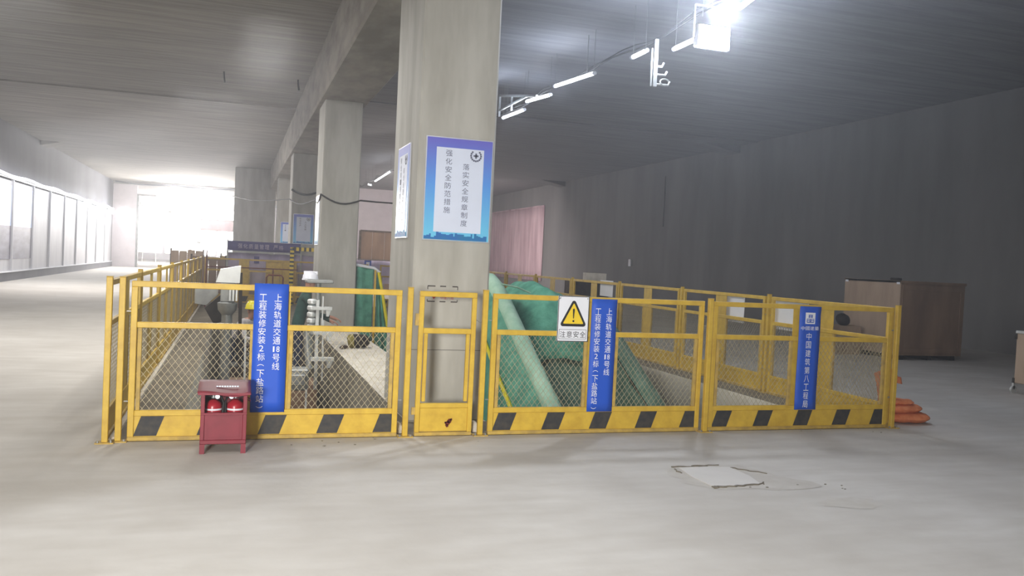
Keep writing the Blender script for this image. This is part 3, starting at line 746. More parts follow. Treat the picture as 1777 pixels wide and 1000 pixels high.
# right balustrade stanchions with small shelf plates
for (x, y, z, wd) in ((1.27, 12.9, .67, .26), (1.24, 12.4, .35, .30), (1.20, 11.9, .03, .30)):
    mb = MB(); mb.box(x-wd*.6, x+wd*.45, y-.05, y+.08, z-.025, z+.02); pl_ = mb.build('shelf_plate', 'lsteel', t)
    mb = MB(); mb.prism([(x+wd*.4, z-.02), (x+wd*.1, z-.02), (x+wd*.15, z-.12), (x+wd*.28, z-.12)], y-.04, y+.04); mb.build('shelf_gusset', 'lsteel', pl_)
    mb = MB(); mb.bar((x-wd*.35, y, z-.42), (x-wd*.35, y, z+.12), .045, .03); mb.bar((x-.02, y-.03, z-.3), (x-.02, y-.03, z+.18), .02, .02); mb.build('slotted_bracket', 'lsteel', pl_)
mb = MB(); mb.tube([(1.10, 13.0, -.1), (1.11, 13.0, .62)], .055, 10); mb.build('stanchion', 'steel', t, smooth=True)
mb = MB(); mb.tube([(1.22, 13.2, .1), (1.20, 13.2, 1.08)], .045, 10); mb.build('stanchion', 'steel', t, smooth=True)
mb = MB(); mb.cbox(1.02, 1.42, 13.1, 13.5, 1.03, 1.08, .01); mb.build('head_plate', 'steel', t)
for q in range(5):
    mb = MB(); mb.lathe([(.05, 0), (.07, .02), (.07, .06), (.05, .08)], (1.10, 12.95, .72-q*.095+.0), 10); mb.build('roller', 'lsteel', t, smooth=True)
mb = MB(); mb.tube([(.96, 12.0, .42), (.99, 12.0, .10), (1.02, 11.9, -.12)], .05, 10); mb.build('guide_tube', 'steel', t, smooth=True)
mb = MB(); mb.bar((.93, 11.3, -.1), (.90, 10.9, -.95), .025, .025); mb.build('white_rod', 'lsteel', t)
mb = MB(); mb.cbox(.62, .95, 11.2, 11.5, -.30, -.02, .02); mb.cbox(.66, .90, 11.1, 11.3, -.22, -.08, .01); mb.build('drive_housing', 'steel', t)

# tool bag on the screed strip
t = thing('tool_bag', 'small olive and black canvas tool bag lying on the strip between the pits', 'bag', (1.92, 13.6, 0))
mb = MB(); mb.tube([(1.76, 13.6, .11), (1.80, 13.6, .12), (1.9, 13.62, .115), (2.03, 13.65, .11), (2.08, 13.66, .10)], [.07, .105, .11, .10, .05], 12); mb.build('canvas_body', 'dark', t, smooth=True)
mb = MB(); mb.tube([(1.735, 13.6, .105), (1.76, 13.6, .11), (1.82, 13.6, .115)], [.07, .108, .113], 12); mb.build('olive_end', 'tan', t, smooth=True)
mb = MB(); mb.tube([(1.72, 13.5, .02), (1.64, 13.45, .03), (1.60, 13.42, .02)], [.03, .035, .02], 8); mb.build('strap_end', 'brown', t, smooth=True)

# ------------------------------------------------------------------ workers in the left pit
def person(loc, rz, label, hat, regions, lean=.5, arms=((.45,-.25),(.40,-.35))):
    t = thing('person', label, 'person', loc)
    V = []; E = []; R = []
    def add(p, r, par=None):
        V.append(Vector(p)); R.append(r)
        if par is not None: E.append((par, len(V)-1))
        return len(V)-1
    c_, s_ = math.cos(lean), math.sin(lean)
    up = lambda d: Vector((s_*d, 0, c_*d))
    pel = add((0,0,.95), (.15,.12)); 
    P = Vector((0,0,.95))
    w1 = add(P+up(.14), (.13,.11), pel); ch = add(P+up(.32), (.16,.12), w1); nk0 = add(P+up(.47), (.11,.09), ch); nk = add(P+up(.54), (.052,.055), nk0)
    hd = P+up(.56)+Vector((.02,0,.06)); h1 = add(hd, (.075,.08), nk); h2 = add(hd+Vector((.01,0,.09)), (.085,.095), h1); h3 = add(hd+Vector((.01,0,.16)), (.07,.075), h2)
    for sg in (-1, 1):
        hp = add((0, sg*.10, .90), (.10,.10), pel); kn = add((.04, sg*.11, .50), (.068,.068), hp); an = add((-.02, sg*.11, .10), (.045,.045), kn)
        to = add((.10, sg*.12, .04), (.04,.035), an)
        shp = P+up(.46)+Vector((0, sg*.17, -.01)); sh = add(shp, (.062,.062), nk0)
        dx, dz = arms[0 if sg < 0 else 1]
        el = add(shp+Vector((dx*.45, sg*.05, -.26)), (.045,.045), sh); wp = shp+Vector((dx, sg*.0, dz)); wr_ = add(wp, (.028,.026), el)
        pm = wp+Vector((.07, 0, -.02)); pa = add(pm, (.036,.02), wr_)
        for q, (fy, ln) in enumerate(((-.03,.065),(-.01,.075),(.01,.072),(.03,.058))):
            a1 = add(pm+Vector((.04, fy, -.01)), (.009,.009), pa); a2 = add(pm+Vector((.04+ln*.5, fy, -.03)), (.008,.008), a1); add(pm+Vector((.04+ln*.8, fy, -.06)), (.007,.007), a2)
        b1 = add(pm+Vector((-.01, -sg*.04, -.02)), (.010,.010), pa); add(pm+Vector((.03, -sg*.055, -.04)), (.008,.008), b1)
    me = bpy.data.meshes.new('b'); me.from_pydata(V, E, []); o = bpy.data.objects.new('b', me); COL.objects.link(o)
    md = o.modifiers.new('s', 'SKIN'); sv = me.skin_vertices[0].data
    for i, r in enumerate(R): sv[i].radius = r
    sv[0].use_root = True
    o.modifiers.new('u', 'SUBSURF').levels = 2
    dg = bpy.context.evaluated_depsgraph_get(); m2 = bpy.data.meshes.new_from_object(o.evaluated_get(dg)); bpy.data.objects.remove(o)
    for mm in regions: m2.materials.append(M[mm])
    hz = (P+up(.52)).z
    for p in m2.polygons:
        c = p.center; p.use_smooth = True
        if c.z > hz+.02 and (c-(hd+Vector((0,0,.06)))).length < .17: p.material_index = 2
        elif c.x > arms[0][0]+s_*.46-.02 and c.z > .4: p.material_index = 2
        elif c.z < .93: p.material_index = 1
        else: p.material_index = 0
        if c.z < .09: p.material_index = 3
    b = bpy.data.objects.new('body', m2); COL.objects.link(b); b.parent = t
    # face details
    fx = hd+Vector((.095, 0, .08)); mb = MB()
    mb.tube([fx+Vector((.0,0,.03)), fx+Vector((.022,0,-.005)), fx+Vector((.0,0,-.012))], [.006,.012,.008], 6); n_ = mb.build('nose', 'skin', t, local=True, smooth=True)
    mb = MB()
    for sg in (-1, 1): mb.lathe([(.003,-.006),(.008,0),(.003,.006)], fx+Vector((-.006, sg*.032, .022)), 8)
    mb.build('eyes', 'blackink', t, local=True, smooth=True)
    mb = MB(); mb.box(fx.x-.004, fx.x+.004, -.02, .02, fx.z-.038, fx.z-.031); mb.build('mouth', 'sticker2', t, local=True)
    mb = MB()
    for sg in (-1, 1): mb.lathe([(.004,-.028),(.014,-.01),(.016,.012),(.006,.026)], hd+Vector((.0, sg*.092, .07)), 8)
    mb.build('ears', 'skin', t, local=True, smooth=True)
    hc = hd+Vector((.005,0,.115)); mb = MB()
    mb.lathe([(.135,0),(.135,.012),(.125,.03),(.118,.075),(.09,.115),(.05,.135),(.012,.142)], hc, 20)
    mb.grid(lambda u, v: (hc.x+.11+.075*u*(1-(2*v-1)**2*.5), hc.y+(2*v-1)*.11*(1-.3*u), hc.z+.008-.012*u), 4, 8)
    hh = mb.build('hard_hat', hat, t, local=True, smooth=True)
    mb = MB(); mb.box(hc.x-.11, hc.x+.11, -.012, .012, hc.z+.09, hc.z+.146); mb.build('hat_ridge', hat, hh, local=True)
    t.rotation_euler = (0, 0, rz); return t
person((.02, 15.9, -1.02), -.9, 'crouched worker in yellow hard hat and pale shirt, working in the left pit', 'hat_y', ['greyshirt','navy','skin','dark'], lean=.9)
person((.98, 14.15, -.62), -.1, 'worker in white hard hat and dark green jacket beside the steel brackets', 'hat_w', ['jacket','navy','skin','dark'], lean=.28, arms=((.40,-.30),(.36,-.38)))
wp_ = MB(); wp_.box(-.15, 1.3, 13.7, 16.6, -1.08, -1.02); wp_.box(-.15, 1.3, 13.75, 14.6, -1.02, -.62)
for x in (-.1, 1.25):
    for y in (13.8, 16.5): wp_.box(x-.03, x+.03, y-.03, y+.03, -3.2, -1.08)
o = wp_.build('work_platform', 'wood'); tag(o, 'timber work platform under the two workers in the left pit', 'platform')

# ------------------------------------------------------------------ things outside the fence on the right
t = thing('plywood_crate', 'large plywood crate standing by the right wall', 'crate', (12.6, 13.6, 0))
x0, x1, y0, y1 = 11.88, 13.40, 12.87, 14.4
for x in (x0+.1, (x0+x1)/2, x1-.2):
    mb = MB(); mb.box(x, x+.1, y0+.05, y1-.05, 0, .09); mb.build('skid', 'dark', t)
mb = MB(); mb.cbox(x0, x1, y0, y0+.02, .09, 1.45, .003); mb.build('front_board', 'wood', t)
mb = MB(); mb.cbox(x0-.02, x0, y0, y1, .09, 1.50, .003); mb.build('side_board', 'wood_l', t)  # paler than the other boards: light from the left painted into this side
mb = MB(); mb.cbox(x1-.02, x1, y0+.02, y1, .09, 1.45, .003); mb.build('side_board', 'wood', t)
mb = MB(); mb.cbox(x0, x1, y1-.02, y1, .09, 1.45, .003); mb.build('back_board', 'wood', t)
mb = MB(); mb.cbox(x0-.02, x1+.02, y0-.02, y1+.02, 1.45, 1.50, .004); mb.build('lid_board', 'wood', t)
mb = MB(); mb.box(x0+.02, x1-.02, y0+.02, y1-.02, .09, .12); mb.build('floor_board', 'wood', t)
for z in (.14, 1.33):
    mb = MB(); mb.cbox(x0+.02, x1-.02, y0-.022, y0, z, z+.09, .003); mb.build('batten', 'wood', t)
for x in (x0+.02, x1-.11):
    mb = MB(); mb.cbox(x, x+.09, y0-.022, y0, .23, 1.33, .003); mb.build('batten', 'wood', t)
for y in (y0+.02, y1-.10):
    mb = MB(); mb.box(x0-.026, x0-.02, y, y+.08, 1.43, 1.47); mb.build('white_label', 'white', t)
mb = MB(); mb.cbox(x0+.16, x0+.30, y0+.3, y0+.5, 1.50, 1.55, .02); o = mb.build('folded_rag', 'dark'); tag(o, 'small dark rag lying on top of the plywood crate', 'rag')
t = thing('low_carton', 'low grey brown carton beside the plywood crate, behind the fence corner', 'carton', (11.45, 13.9, 0))
mb = MB(); mb.cbox(11.10, 11.78, 13.75, 14.2, 0, .56, .008); mb.build('carton', 'wood_l', t)
mb = MB(); mb.box(11.10, 11.78, 13.95, 14.0, .56, .563); mb.build('tape', 'tan', t)
mb = MB(); mb.grid(lambda u, v: (11.45+.15*math.sin(u*math.pi)*math.cos(v*2*math.pi), 13.9+.12*math.sin(u*math.pi)*math.sin(v*2*math.pi), .675+.115*math.cos(u*math.pi)+.02*nz3(u*3, v*3, 0)+.03*math.sin(v*6)*math.sin(u*math.pi)), 12, 16)
o = mb.build('dark_bag', 'dark', smooth=True); tag(o, 'small dark bag lying on the low carton left of the plywood crate', 'bag')
# trolley on the very right edge
t = thing('storage_trolley', 'pale wheeled box cut off by the right edge of the picture', 'trolley', (10.3, 8.7, 0))
x0, x1, y0, y1 = 10.45, 11.2, 8.5, 9.1
mb = MB(); mb.cbox(x0, x1, y0, y1, .14, .84, .01); mb.build('box_body', 'wood_l', t)
mb = MB(); mb.cbox(x0-.01, x1+.01, y0-.01, y1+.01, .84, .88, .005); mb.build('lid', 'lsteel', t)
for (x, y) in ((x0, y0), (x1, y0), (x0, y1), (x1, y1)):
    for z in (.14, .76):
        mb = MB(); mb.box(x-.015, x+.015, y-.015, y+.015, z, z+.07); mb.build('corner_guard', 'black', t)
    mb = MB(); mb.bar((x, y, .055), (x, y, .14), .03); mb.prism([(x+.05*math.cos(a*math.pi/6), .05+.05*math.sin(a*math.pi/6)) for a in range(12)], y-.015, y+.015); mb.build('castor', 'lsteel', t)
# orange sacks
def sack(cx, cy, z0, lx, ly, hz, rz, label, mi='orange'):
    t = thing('woven_sack', label, 'sack', (cx, cy, z0), 'orange sacks at the right corner post')
    def fn(u, v):
        a = (u-.5)*2; b = v*2*math.pi
        e = (1-abs(a)**2.6)**.5 if abs(a) < 1 else 0
        return (a*lx/2, math.cos(b)*ly/2*(.25+.75*e), max(0, hz/2+math.sin(b)*hz/2*(.15+.85*e))+.012*nz3(a*2, b, cx, 1.5))
    mb = MB(); mb.grid(fn, 16, 16); mb.build('sack_body', mi, t, smooth=True, local=True)
    mb = MB()
    for sx in (-1, 1): mb.box(sx*lx/2-.012, sx*lx/2+.012, -ly*.14, ly*.14, hz*.42, hz*.58)
    mb.build('sewn_seam', mi, t, local=True)
    t.rotation_euler = (0, 0, rz)
sack(6.80, 7.20, 0, .50, .34, .12, -.1, 'lowest orange woven sack in the pile by the corner post')
sack(6.77, 7.22, .10, .44, .30, .10, .15, 'middle orange woven sack in the pile by the corner post')
sack(6.72, 7.24, .18, .32, .24, .07, -.2, 'topmost orange woven sack in the pile by the corner post')
sack(6.95, 7.62, 0, .36, .26, .08, .5, 'orange woven sack half hidden behind the pile')
t = thing('hanging_sack', 'orange cloth sack hanging open on the right corner of the fence', 'sack', (6.56, 7.25, .15))
def fn(u, v):
    a = v*2*math.pi; r = .065+.035*u**2+.02*math.sin(a*5)*u
    return (6.57+r*math.cos(a)*1.25, 7.25+r*math.sin(a)*.6, .20+.33*u+.03*math.sin(a*2)*u)
mb = MB(); mb.grid(fn, 12, 24); mb.build('cloth', 'orange', t, smooth=True, solid=.006)
mb = MB(); mb.grid(lambda u, v: (6.66+.12*u, 7.25+.02*v, .42-.02*u+.07*v), 4, 4); mb.build('flap', 'orange', t, smooth=True, solid=.006)
# white boards hung outside the right side fence
for (y0, y1, z0, z1, lab) in ((8.45, 9.10, .82, 1.19, 'wide white board hung outside the first right side fence panel'), (9.78, 10.22, .83, 1.19, 'narrow white board hung outside the second right side fence panel'), (13.95, 14.5, .95, 1.24, 'small white board hung outside the right side fence near the dark cupboard')):
    t = thing('white_board', lab, 'board', (6.47, y0, z0), 'white boards hung on the right side fence')
    mb = MB(); mb.cbox(6.455, 6.465, y0, y1, z0, z1, .002); mb.build('sheet', 'white', t)
    mb = MB()
    for y in (y0+.03, y1-.03): mb.tube([(6.46, y, z1-.02), (6.44, y, TOP-.01)], .003, 5)
    mb.build('wire_hook', 'steel', t)
t = thing('site_cupboard', 'dark brown cupboard beyond the right side fence', 'cupboard', (8.3, 19.2, 0))
mb = MB(); mb.cbox(7.80, 8.70, 19.0, 19.7, .05, 1.12, .01); mb.build('carcass', 'brown', t)
for x in (7.83, 8.26):
    mb = MB(); mb.cbox(x, x+.41, 18.985, 19.0, .10, 1.08, .004); d = mb.build('door', 'dark', t)
    mb = MB(); mb.box(x+.30, x+.32, 18.97, 18.985, .55, .68); mb.build('handle', 'steel', d)
mb = MB(); mb.box(7.80, 8.70, 19.02, 19.7, 0, .05); mb.build('plinth', 'dark', t)
t = thing('cardboard_box', 'grey carton standing on top of the dark brown cupboard', 'box', (8.47, 19.3, 1.12))
mb = MB(); mb.cbox(8.20, 8.66, 19.1, 19.5, 1.12, 1.32, .006); mb.build('carton', 'strip', t)
mb = MB(); mb.box(8.20, 8.66, 19.28, 19.32, 1.32, 1.323); mb.build('tape', 'tan', t)
# pink protective sheet on the right wall
def pk(u, v):
    y = 44.4+11.4*u; return (XR-.03-.05*abs(math.sin(u*26)), y, .5+4.2*v+.05*math.sin(u*15)*v)
t = thing('plastic_sheet', 'large pinkish protective sheet hung on the right wall', 'sheet', (XR-.03, 44.4, .5))
mb = MB(); mb.grid(pk, 70, 6); mb.build('film', 'pink', t, smooth=True, solid=.008)
mb = MB(); mb.bar((XR-.05, 44.4, 4.7), (XR-.05, 55.8, 4.7), .05, .06); mb.build('top_batten', 'pink', t)
mb = MB(); mb.cbox(XR-.06, XR, 33.2, 33.42, 1.55, 1.85, .01); bx_ = mb.build('wall_socket_box', 'white'); tag(bx_, 'small white socket box on the dark right wall', 'socket')
for (y, z0, z1) in ((30.5, 3.2, 5.2),):
    mb = MB(); mb.box(XR-.04, XR, y, y+.25, z0, z1); o = mb.build('wall_conduit', 'wall', wall_right)

# ------------------------------------------------------------------ the line of lights over the right bay
XS = 6.15
def px_tube(y0, z0, y1, z1, lab, dx=0):
    t = thing('led_tube_light', lab, 'light', (XS+dx, y0, z0), 'led tubes on the overhead cable of the right bay')
    mb = MB(); mb.tube([(XS+dx, y0, z0), (XS+dx, y1, z1)], .034, 10); mb.build('tube', 'tube', t, smooth=True)
    d = (Vector((XS+dx, y1, z1))-Vector((XS+dx, y0, z0))).normalized()
    for (y, z) in ((y0, z0), (y1, z1)):
        mb = MB(); mb.tube([(XS+dx, y, z), (XS+dx, y, ZR)], .004, 4); mb.build('hanger_wire', 'steel', t)
    for (y, z, k) in ((y0, z0, -1), (y1, z1, 1)):
        c = Vector((XS+dx, y, z)); mb = MB(); mb.tube([c, c+d*.06*k], .036, 8); mb.build('end_cap', 'white', t, smooth=True)
names = ['farthest lit tube of the overhead cable, seen between the columns', 'second farthest lit tube seen between the columns', 'lit tube emerging from behind the nearest column', 'second lit tube right of the nearest column', 'third lit tube right of the nearest column, above the warning sign', 'short lit tube left of the ladder bracket', 'lit tube running into the bright floodlight', 'lit tube just right of the floodlight', 'nearest lit tube, at the top edge of the picture', 'lit tube above the photographer, out of the picture']
T_ = [(42.8, 5.02, 41.6, 4.90), (40.6, 5.02, 36.4, 5.12), (20.2, 5.05, 18.6, 5.0), (18.4, 5.16, 16.9, 5.05), (16.6, 5.18, 14.6, 5.05), (12.95, 5.0, 12.5, 5.0), (11.5, 4.82, 10.5, 4.82), (9.75, 4.98, 8.75, 5.15), (8.55, 5.12, 7.8, 4.99), (6.2, 5.0, 5.0, 5.0)]
for n_, a in zip(names, T_): px_tube(*a, n_)
cb = MB(); pts = []
for i in range(90):
    y = 4+i*.5; pts.append((XS+.03, y, 5.10+.05*math.sin(y*1.9)))
pts = [(p[0]+.05, p[1], p[2]+.07) for p in pts]; cb.tube(pts, .015, 6); cb.tube([(XS+.06, p[1], p[2]+.04+.03*math.sin(p[1]*3)) for p in pts], .010, 5)
o = cb.build('overhead_cable', 'cable', smooth=True); tag(o, 'black overhead cable carrying the lights across the right bay', 'cable')
hg = MB()
for y in (5, 10.8, 15, 20, 27, 35, 44): hg.tube([(XS+.03, y, 5.12), (XS+.03, y, ZR)], .006, 5)
hg.build('hanger', 'steel', o)
# flood light
t = thing('flood_light', 'glaring floodlight on the overhead cable above the warning sign', 'light', (XS, 10.4, 4.9))
mb = MB(); mb.cbox(XS-.30, XS+.24, 10.36, 10.46, 4.56, 4.88, .02); mb.build('housing', 'dark', t)
mb = MB(); mb.cbox(XS-.27, XS+.21, 10.345, 10.362, 4.56, 4.86, .004); mb.build('glass', 'flood', t)
mb = MB(); mb.bar((XS-.31, 10.42, 4.70), (XS-.31, 10.42, 5.14), .02); mb.bar((XS+.24, 10.42, 4.70), (XS+.24, 10.42, 5.14), .02); mb.bar((XS-.31, 10.42, 5.14), (XS+.24, 10.42, 5.14), .02); mb.build('yoke', 'steel', t)
# ladder bracket hanging from the cable
t = thing('cable_bracket', 'white ladder shaped cable bracket hanging below the overhead cable', 'bracket', (XS, 12.1, 4.4))
mb = MB(); mb.bar((XS, 12.12, 4.36), (XS, 12.12, 5.1), .05, .04); mb.bar((XS-.07, 12.12, 4.36), (XS-.07, 12.12, 4.95), .02, .02); mb.build('upright', 'lsteel', t)
for q, z in enumerate((4.40, 4.55, 4.68)):
    mb = MB(); mb.tube([(XS+.02, 12.12, z), (XS+.10+.06*(2-q), 12.1, z+.0), (XS+.13+.06*(2-q), 12.1, z+.06)], .018, 6); mb.build('arm', 'lsteel', t)
mb = MB(); mb.tube([(XS+.16+.08*math.cos(a*math.pi/6), 12.1, 4.44+.05*math.sin(a*math.pi/6)) for a in range(13)], .014, 6); mb.build('cable_ring', 'lsteel', t)
t = thing('cable_bracket', 'white triangular bracket beside the nearest column top', 'bracket', (XS, 19, 5))
mb = MB(); mb.bar((XS-.05, 20.4, 5.1), (XS-.05, 20.4, 5.65), .05); mb.build('upright', 'lsteel', t)
mb = MB(); mb.bar((XS-.05, 20.4, 5.62), (XS-.05, 17.6, 5.14), .05); mb.build('top_bar', 'lsteel', t)
mb = MB(); mb.bar((XS-.05, 20.4, 5.25), (XS-.05, 18.2, 5.25), .04); mb.bar((XS-.05, 19.4, 5.1), (XS-.05, 19.4, 5.45), .04); mb.build('brace', 'lsteel', t)
for (y, z) in ((12.0, 4.9), (15.8, 5.0), (10.3, 4.8), (8.3, 5.0), (19.0, 5.0)):
    l = bpy.data.lights.new('tube_light', 'POINT'); l.energy = 28; l.color = (.78, .86, 1); l.shadow_soft_size = .12
    q = bpy.data.objects.new('tube_light', l); COL.objects.link(q); q.location = (XS-.12, y, z-.12)
    area('tube_glow', (XS-.1, y, 4.55), (XS-.1, y, 6), .8, {10.3: 110, 8.3: 120}.get(y, 22), (.62, .75, 1))

# ------------------------------------------------------------------ left wall hoarding and led line
hd_ = thing('site_hoarding', 'white panelled hoarding along the left wall', 'hoarding', (XL+.05, 40, .34))
yy = 18.0; i = 0
seq = ['hoard_g', 'hoard_b', 'hoard', 'hoard_p', 'hoard', 'hoard_p', 'hoard', 'hoard', 'hoard', 'hoard', 'hoard', 'hoard', 'hoard']
while yy < 58:
    L_ = 3.1; mt = seq[min(i, len(seq)-1)]
    if 30 < yy+L_/2 < 36.5: mt = 'hoard_b'
    mb = MB(); mb.box(XL+.03, XL+.07+.01*(i % 2), yy+.03, yy+L_-.03, .34, 3.45); pp = mb.build('hoarding_panel', 'hoard', hd_)
    if mt != 'hoard':
        mb = MB(); mb.box(XL+.085, XL+.09, yy+.12, yy+L_-.12, 1.9 if mt == 'hoard_b' else 1.2, 3.3); mb.build('printed_picture', mt, pp)
        if mt == 'hoard_b':
            mb = MB(); mb.box(XL+.085, XL+.09, yy+.12, yy+L_-.12, .75, 1.9); mb.build('printed_landscape', 'hoard_d', pp)
    mb = MB(); mb.box(XL+.03, XL+.13, yy-.04, yy+.04, .34, 3.5); mb.build('hoarding_post', 'hoard', hd_)
    yy += L_; i += 1
t = thing('led_strip', 'continuous lit led strip along the top of the left hoarding', 'light', (XL+.1, 40, 3.6))
mb = MB(); pts = [(XL+.16, 15+i*1.0, 3.62+.03*math.sin(i*1.3)-(.0)) for i in range(44)]; mb.tube(pts, .05, 8); mb.build('light_rope', 'rope', t, smooth=True)
mb = MB(); mb.box(XL+.0, XL+.1, 15, 58, 3.52, 3.58); mb.build('mounting_rail', 'steel', t)
for y in (47.5, 52, 56):
    t = thing('flood_light', {47.5: 'floodlight under the led strip on the left hoarding, nearest of three', 52: 'floodlight under the led strip on the left hoarding, middle of three', 56: 'floodlight under the led strip on the left hoarding, farthest of three'}[y], 'light', (XL+.25, y, 3.3))
    mb = MB(); mb.cbox(XL+.10, XL+.40, y, y+.35, 3.2, 3.5, .03); mb.build('housing', 'steel', t)
    mb = MB(); mb.cbox(XL+.13, XL+.38, y-.03, y, 3.22, 3.48, .01); mb.cbox(XL+.40, XL+.42, y+.03, y+.32, 3.22, 3.48, .008); mb.build('glass', 'flood', t)
    l = bpy.data.lights.new('wall_flood', 'POINT'); l.energy = 80; l.color = (1, .98, .97); l.shadow_soft_size = .2
    q = bpy.data.objects.new('wall_flood', l); COL.objects.link(q); q.location = (XL+.8, y-.3, 3.2)

# ------------------------------------------------------------------ far end
for k, (x, lab) in enumerate(((-6.7, 'leftmost lamp panel at the far end, added to light the recess wall'), (-4.6, 'left glaring lamp panel at the far end of the hall'), (-2.6, 'middle glaring lamp panel at the far end of the hall'), (-.6, 'right glaring lamp panel at the far end of the hall'))):  # the leftmost panel is an added glow that brightens the recess wall
    t = thing('lamp_panel', lab, 'light', (x, 74, 1.0))
    mb = MB(); mb.cbox(x-.95, x+.95, 74, 74.15, .8, 4.6, .03); mb.build('casing', 'steel', t)
    mb = MB(); mb.box(x-.9, x+.9, 73.97, 74.0, .85, 4.55); mb.build('diffuser', 'endglow', t)
    mb = MB(); mb.bar((x-.5, 74.07, 0), (x-.5, 74.07, .8), .06); mb.bar((x+.5, 74.07, 0), (x+.5, 74.07, .8), .06); mb.build('leg', 'steel', t)
t = thing('hanging_banner', 'faded pink banner strung across the bright far end', 'banner', (-1.5, 58.4, 2.6))
mb = MB(); mb.grid(lambda u, v: (-2.3+2.2*u, 58.4+.05*math.sin(u*8), 2.55+.75*v), 12, 4); mb.build('cloth', 'pink', t, smooth=True, solid=.01)
mb = MB(); mb.tube([(-6.0, 58.4, 3.9), (-3, 58.4, 3.82), (1.4, 58.4, 3.9)], .02, 6); mb.tube([(-2.2, 58.4, 3.2), (-2.2, 58.4, ZL-.04)], .01, 5); mb.tube([(-.2, 58.4, 3.2), (-.2, 58.4, ZL-.04)], .01, 5); mb.build('suspension_wire', 'cable', t)
for (x, z, lab) in ((-4.0, 3.6, 'small grey lamp head hanging before the bright opening'), (-2.3, 1.8, 'tiny lamp head low in the bright far opening')):
    mb = MB(); mb.lathe([(.1, -.1), (.16, 0), (.05, .14)], (x, 57, z), 8); mb.tube([(x, 57, z+.12), (x, 57, ZL-.04)], .008, 5); o = mb.build('pendant_lamp', 'steel', smooth=True); tag(o, lab, 'lamp')

# rear stalls: hoardings with the purple banner, rails, hazard gate
t = thing('site_banner', 'long purple banner with white characters above the rear fence', 'banner', (.4, 25.0, 1.4))
mb = MB(); mb.grid(lambda u, v: (-.24+2.0*u, 25.0+.01*math.sin(u*9), 1.44+.27*v), 12, 2); mb.build('cloth', 'purple', t, smooth=True, solid=.008)
mb = MB()
for q, ch in enumerate('强化质量管理'): put(mb, ch, .09+q*.145, 1.575, 24.975, .115, .13)
mb.build('lettering', 'lav', t); mb = MB()
for q, ch in enumerate('严格'): put(mb, ch, 1.05+q*.15, 1.575, 24.975, .12, .13)
mb.build('lettering', 'lav', t)
mb = MB(); mb.bar((-.24, 25.02, 0), (-.24, 25.02, 1.74), .04); mb.bar((1.76, 25.02, 0), (1.76, 25.02, 1.74), .04); mb.bar((-.24, 25.02, 1.42), (1.76, 25.02, 1.42), .03); mb.build('pole', 'steel', t)
t = thing('site_board', 'pale lavender cloth hoarding under the purple banner', 'board', (.5, 25.2, 0))
mb = MB(); mb.grid(lambda u, v: (-.25+2.6*u, 25.25+.03*math.sin(u*30), .1+1.28*v), 40, 3); mb.build('cloth', 'lav', t, smooth=True, solid=.008)
mb = MB(); mb.bar((-.25, 25.28, 1.38), (2.35, 25.28, 1.38), .03); mb.bar((-.25, 25.28, .0), (-.25, 25.28, 1.38), .04); mb.bar((2.35, 25.28, .0), (2.35, 25.28, 1.38), .04); mb.build('frame', 'steel', t)
mb = MB(); mb.box(.48, .62, 25.2, 25.21, 1.1, 1.3); mb.box(1.15, 1.32, 25.2, 25.21, .95, 1.12); mb.build('notice', 'purple', t)
t = thing('hazard_gate', 'gate frame in yellow and black striped bars behind the second column', 'gate', (1.5, 24.2, 0))
def hbar(a, b, n, wd):
    a = Vector(a); b = Vector(b); yb_ = MB(); yb_.bar(a, b, wd, wd); o1 = yb_.build('bar', 'signyellow', t)
    kb = MB(); d = (b-a)/n
    for i in range(n):
        p = a+d*(i+.3); kb.bar(p, p+d*.45, wd*1.06, wd*1.06)
    kb.build('black_band', 'blackink', o1)
hbar((1.46, 24.2, 0), (1.46, 24.2, 1.60), 14, .10); hbar((1.46, 24.2, 1.56), (2.55, 24.2, 1.56), 8, .10); hbar((2.55, 24.2, 0), (2.55, 24.2, 1.60), 14, .10)
t = thing('yellow_locker', 'yellow sheet metal locker behind the rear fence by the striped gate', 'locker', (1.1, 24.9, 0))
mb = MB(); mb.cbox(.80, 1.62, 24.72, 24.98, .05, 1.22, .01); mb.build('carcass', 'yellow', t)
for x in (.83, 1.22):
    mb = MB(); mb.cbox(x, x+.37, 24.70, 24.72, .1, 1.18, .004); mb.build('door', 'yellow', t)
mb = MB(); mb.box(.80, 1.62, 24.74, 24.96, 0, .05); mb.build('plinth', 'dark', t)
# brown timber frames and panels beyond the left fence end
random.seed(5)
for (x, y, wd, h, mt, lab) in ((-1.25, 26.5, .95, 1.25, 'wood', 'brown plywood screen behind the left fence end'), (-2.05, 30, 1.0, 1.38, 'wood_l', 'pale plywood screen far down the left passage'), (-.45, 27.5, .50, 1.30, 'yellow_d', 'ochre panel screen left of the purple banner')):
    t = thing('timber_screen', lab, 'screen', (x+wd/2, y, 0))
    nn = 4
    for q in range(nn):
        mb = MB(); mb.cbox(x+q*wd/nn+.004, x+(q+1)*wd/nn-.004, y, y+.02, .06, h-random.uniform(0, .05), .003); mb.build('board', mt, t)
    for xx in (x, x+wd):
        mb = MB(); mb.bar((xx, y+.04, 0), (xx, y+.04, h+.03), .05); mb.build('upright', 'brown', t)
    for z in (.25, h-.12):
        mb = MB(); mb.bar((x, y+.04, z), (x+wd, y+.04, z), .04); mb.build('rail', 'brown', t)
t = thing('pipe_railing', 'thin brown pipe railing behind the left pit', 'railing', (.2, 22.4, 0))
for x in (-.7, .1, .9):
    mb = MB(); mb.tube([(x, 22.4, 0), (x, 22.4, 1.42 if x < 0 else 1.02)], .018, 6); mb.build('upright', 'rust', t, smooth=True)
for z in (.60, 1.02):
    mb = MB(); mb.tube([(-.7, 22.4, z), (1.5, 22.4, z)], .016, 6); mb.build('rail', 'rust', t, smooth=True)
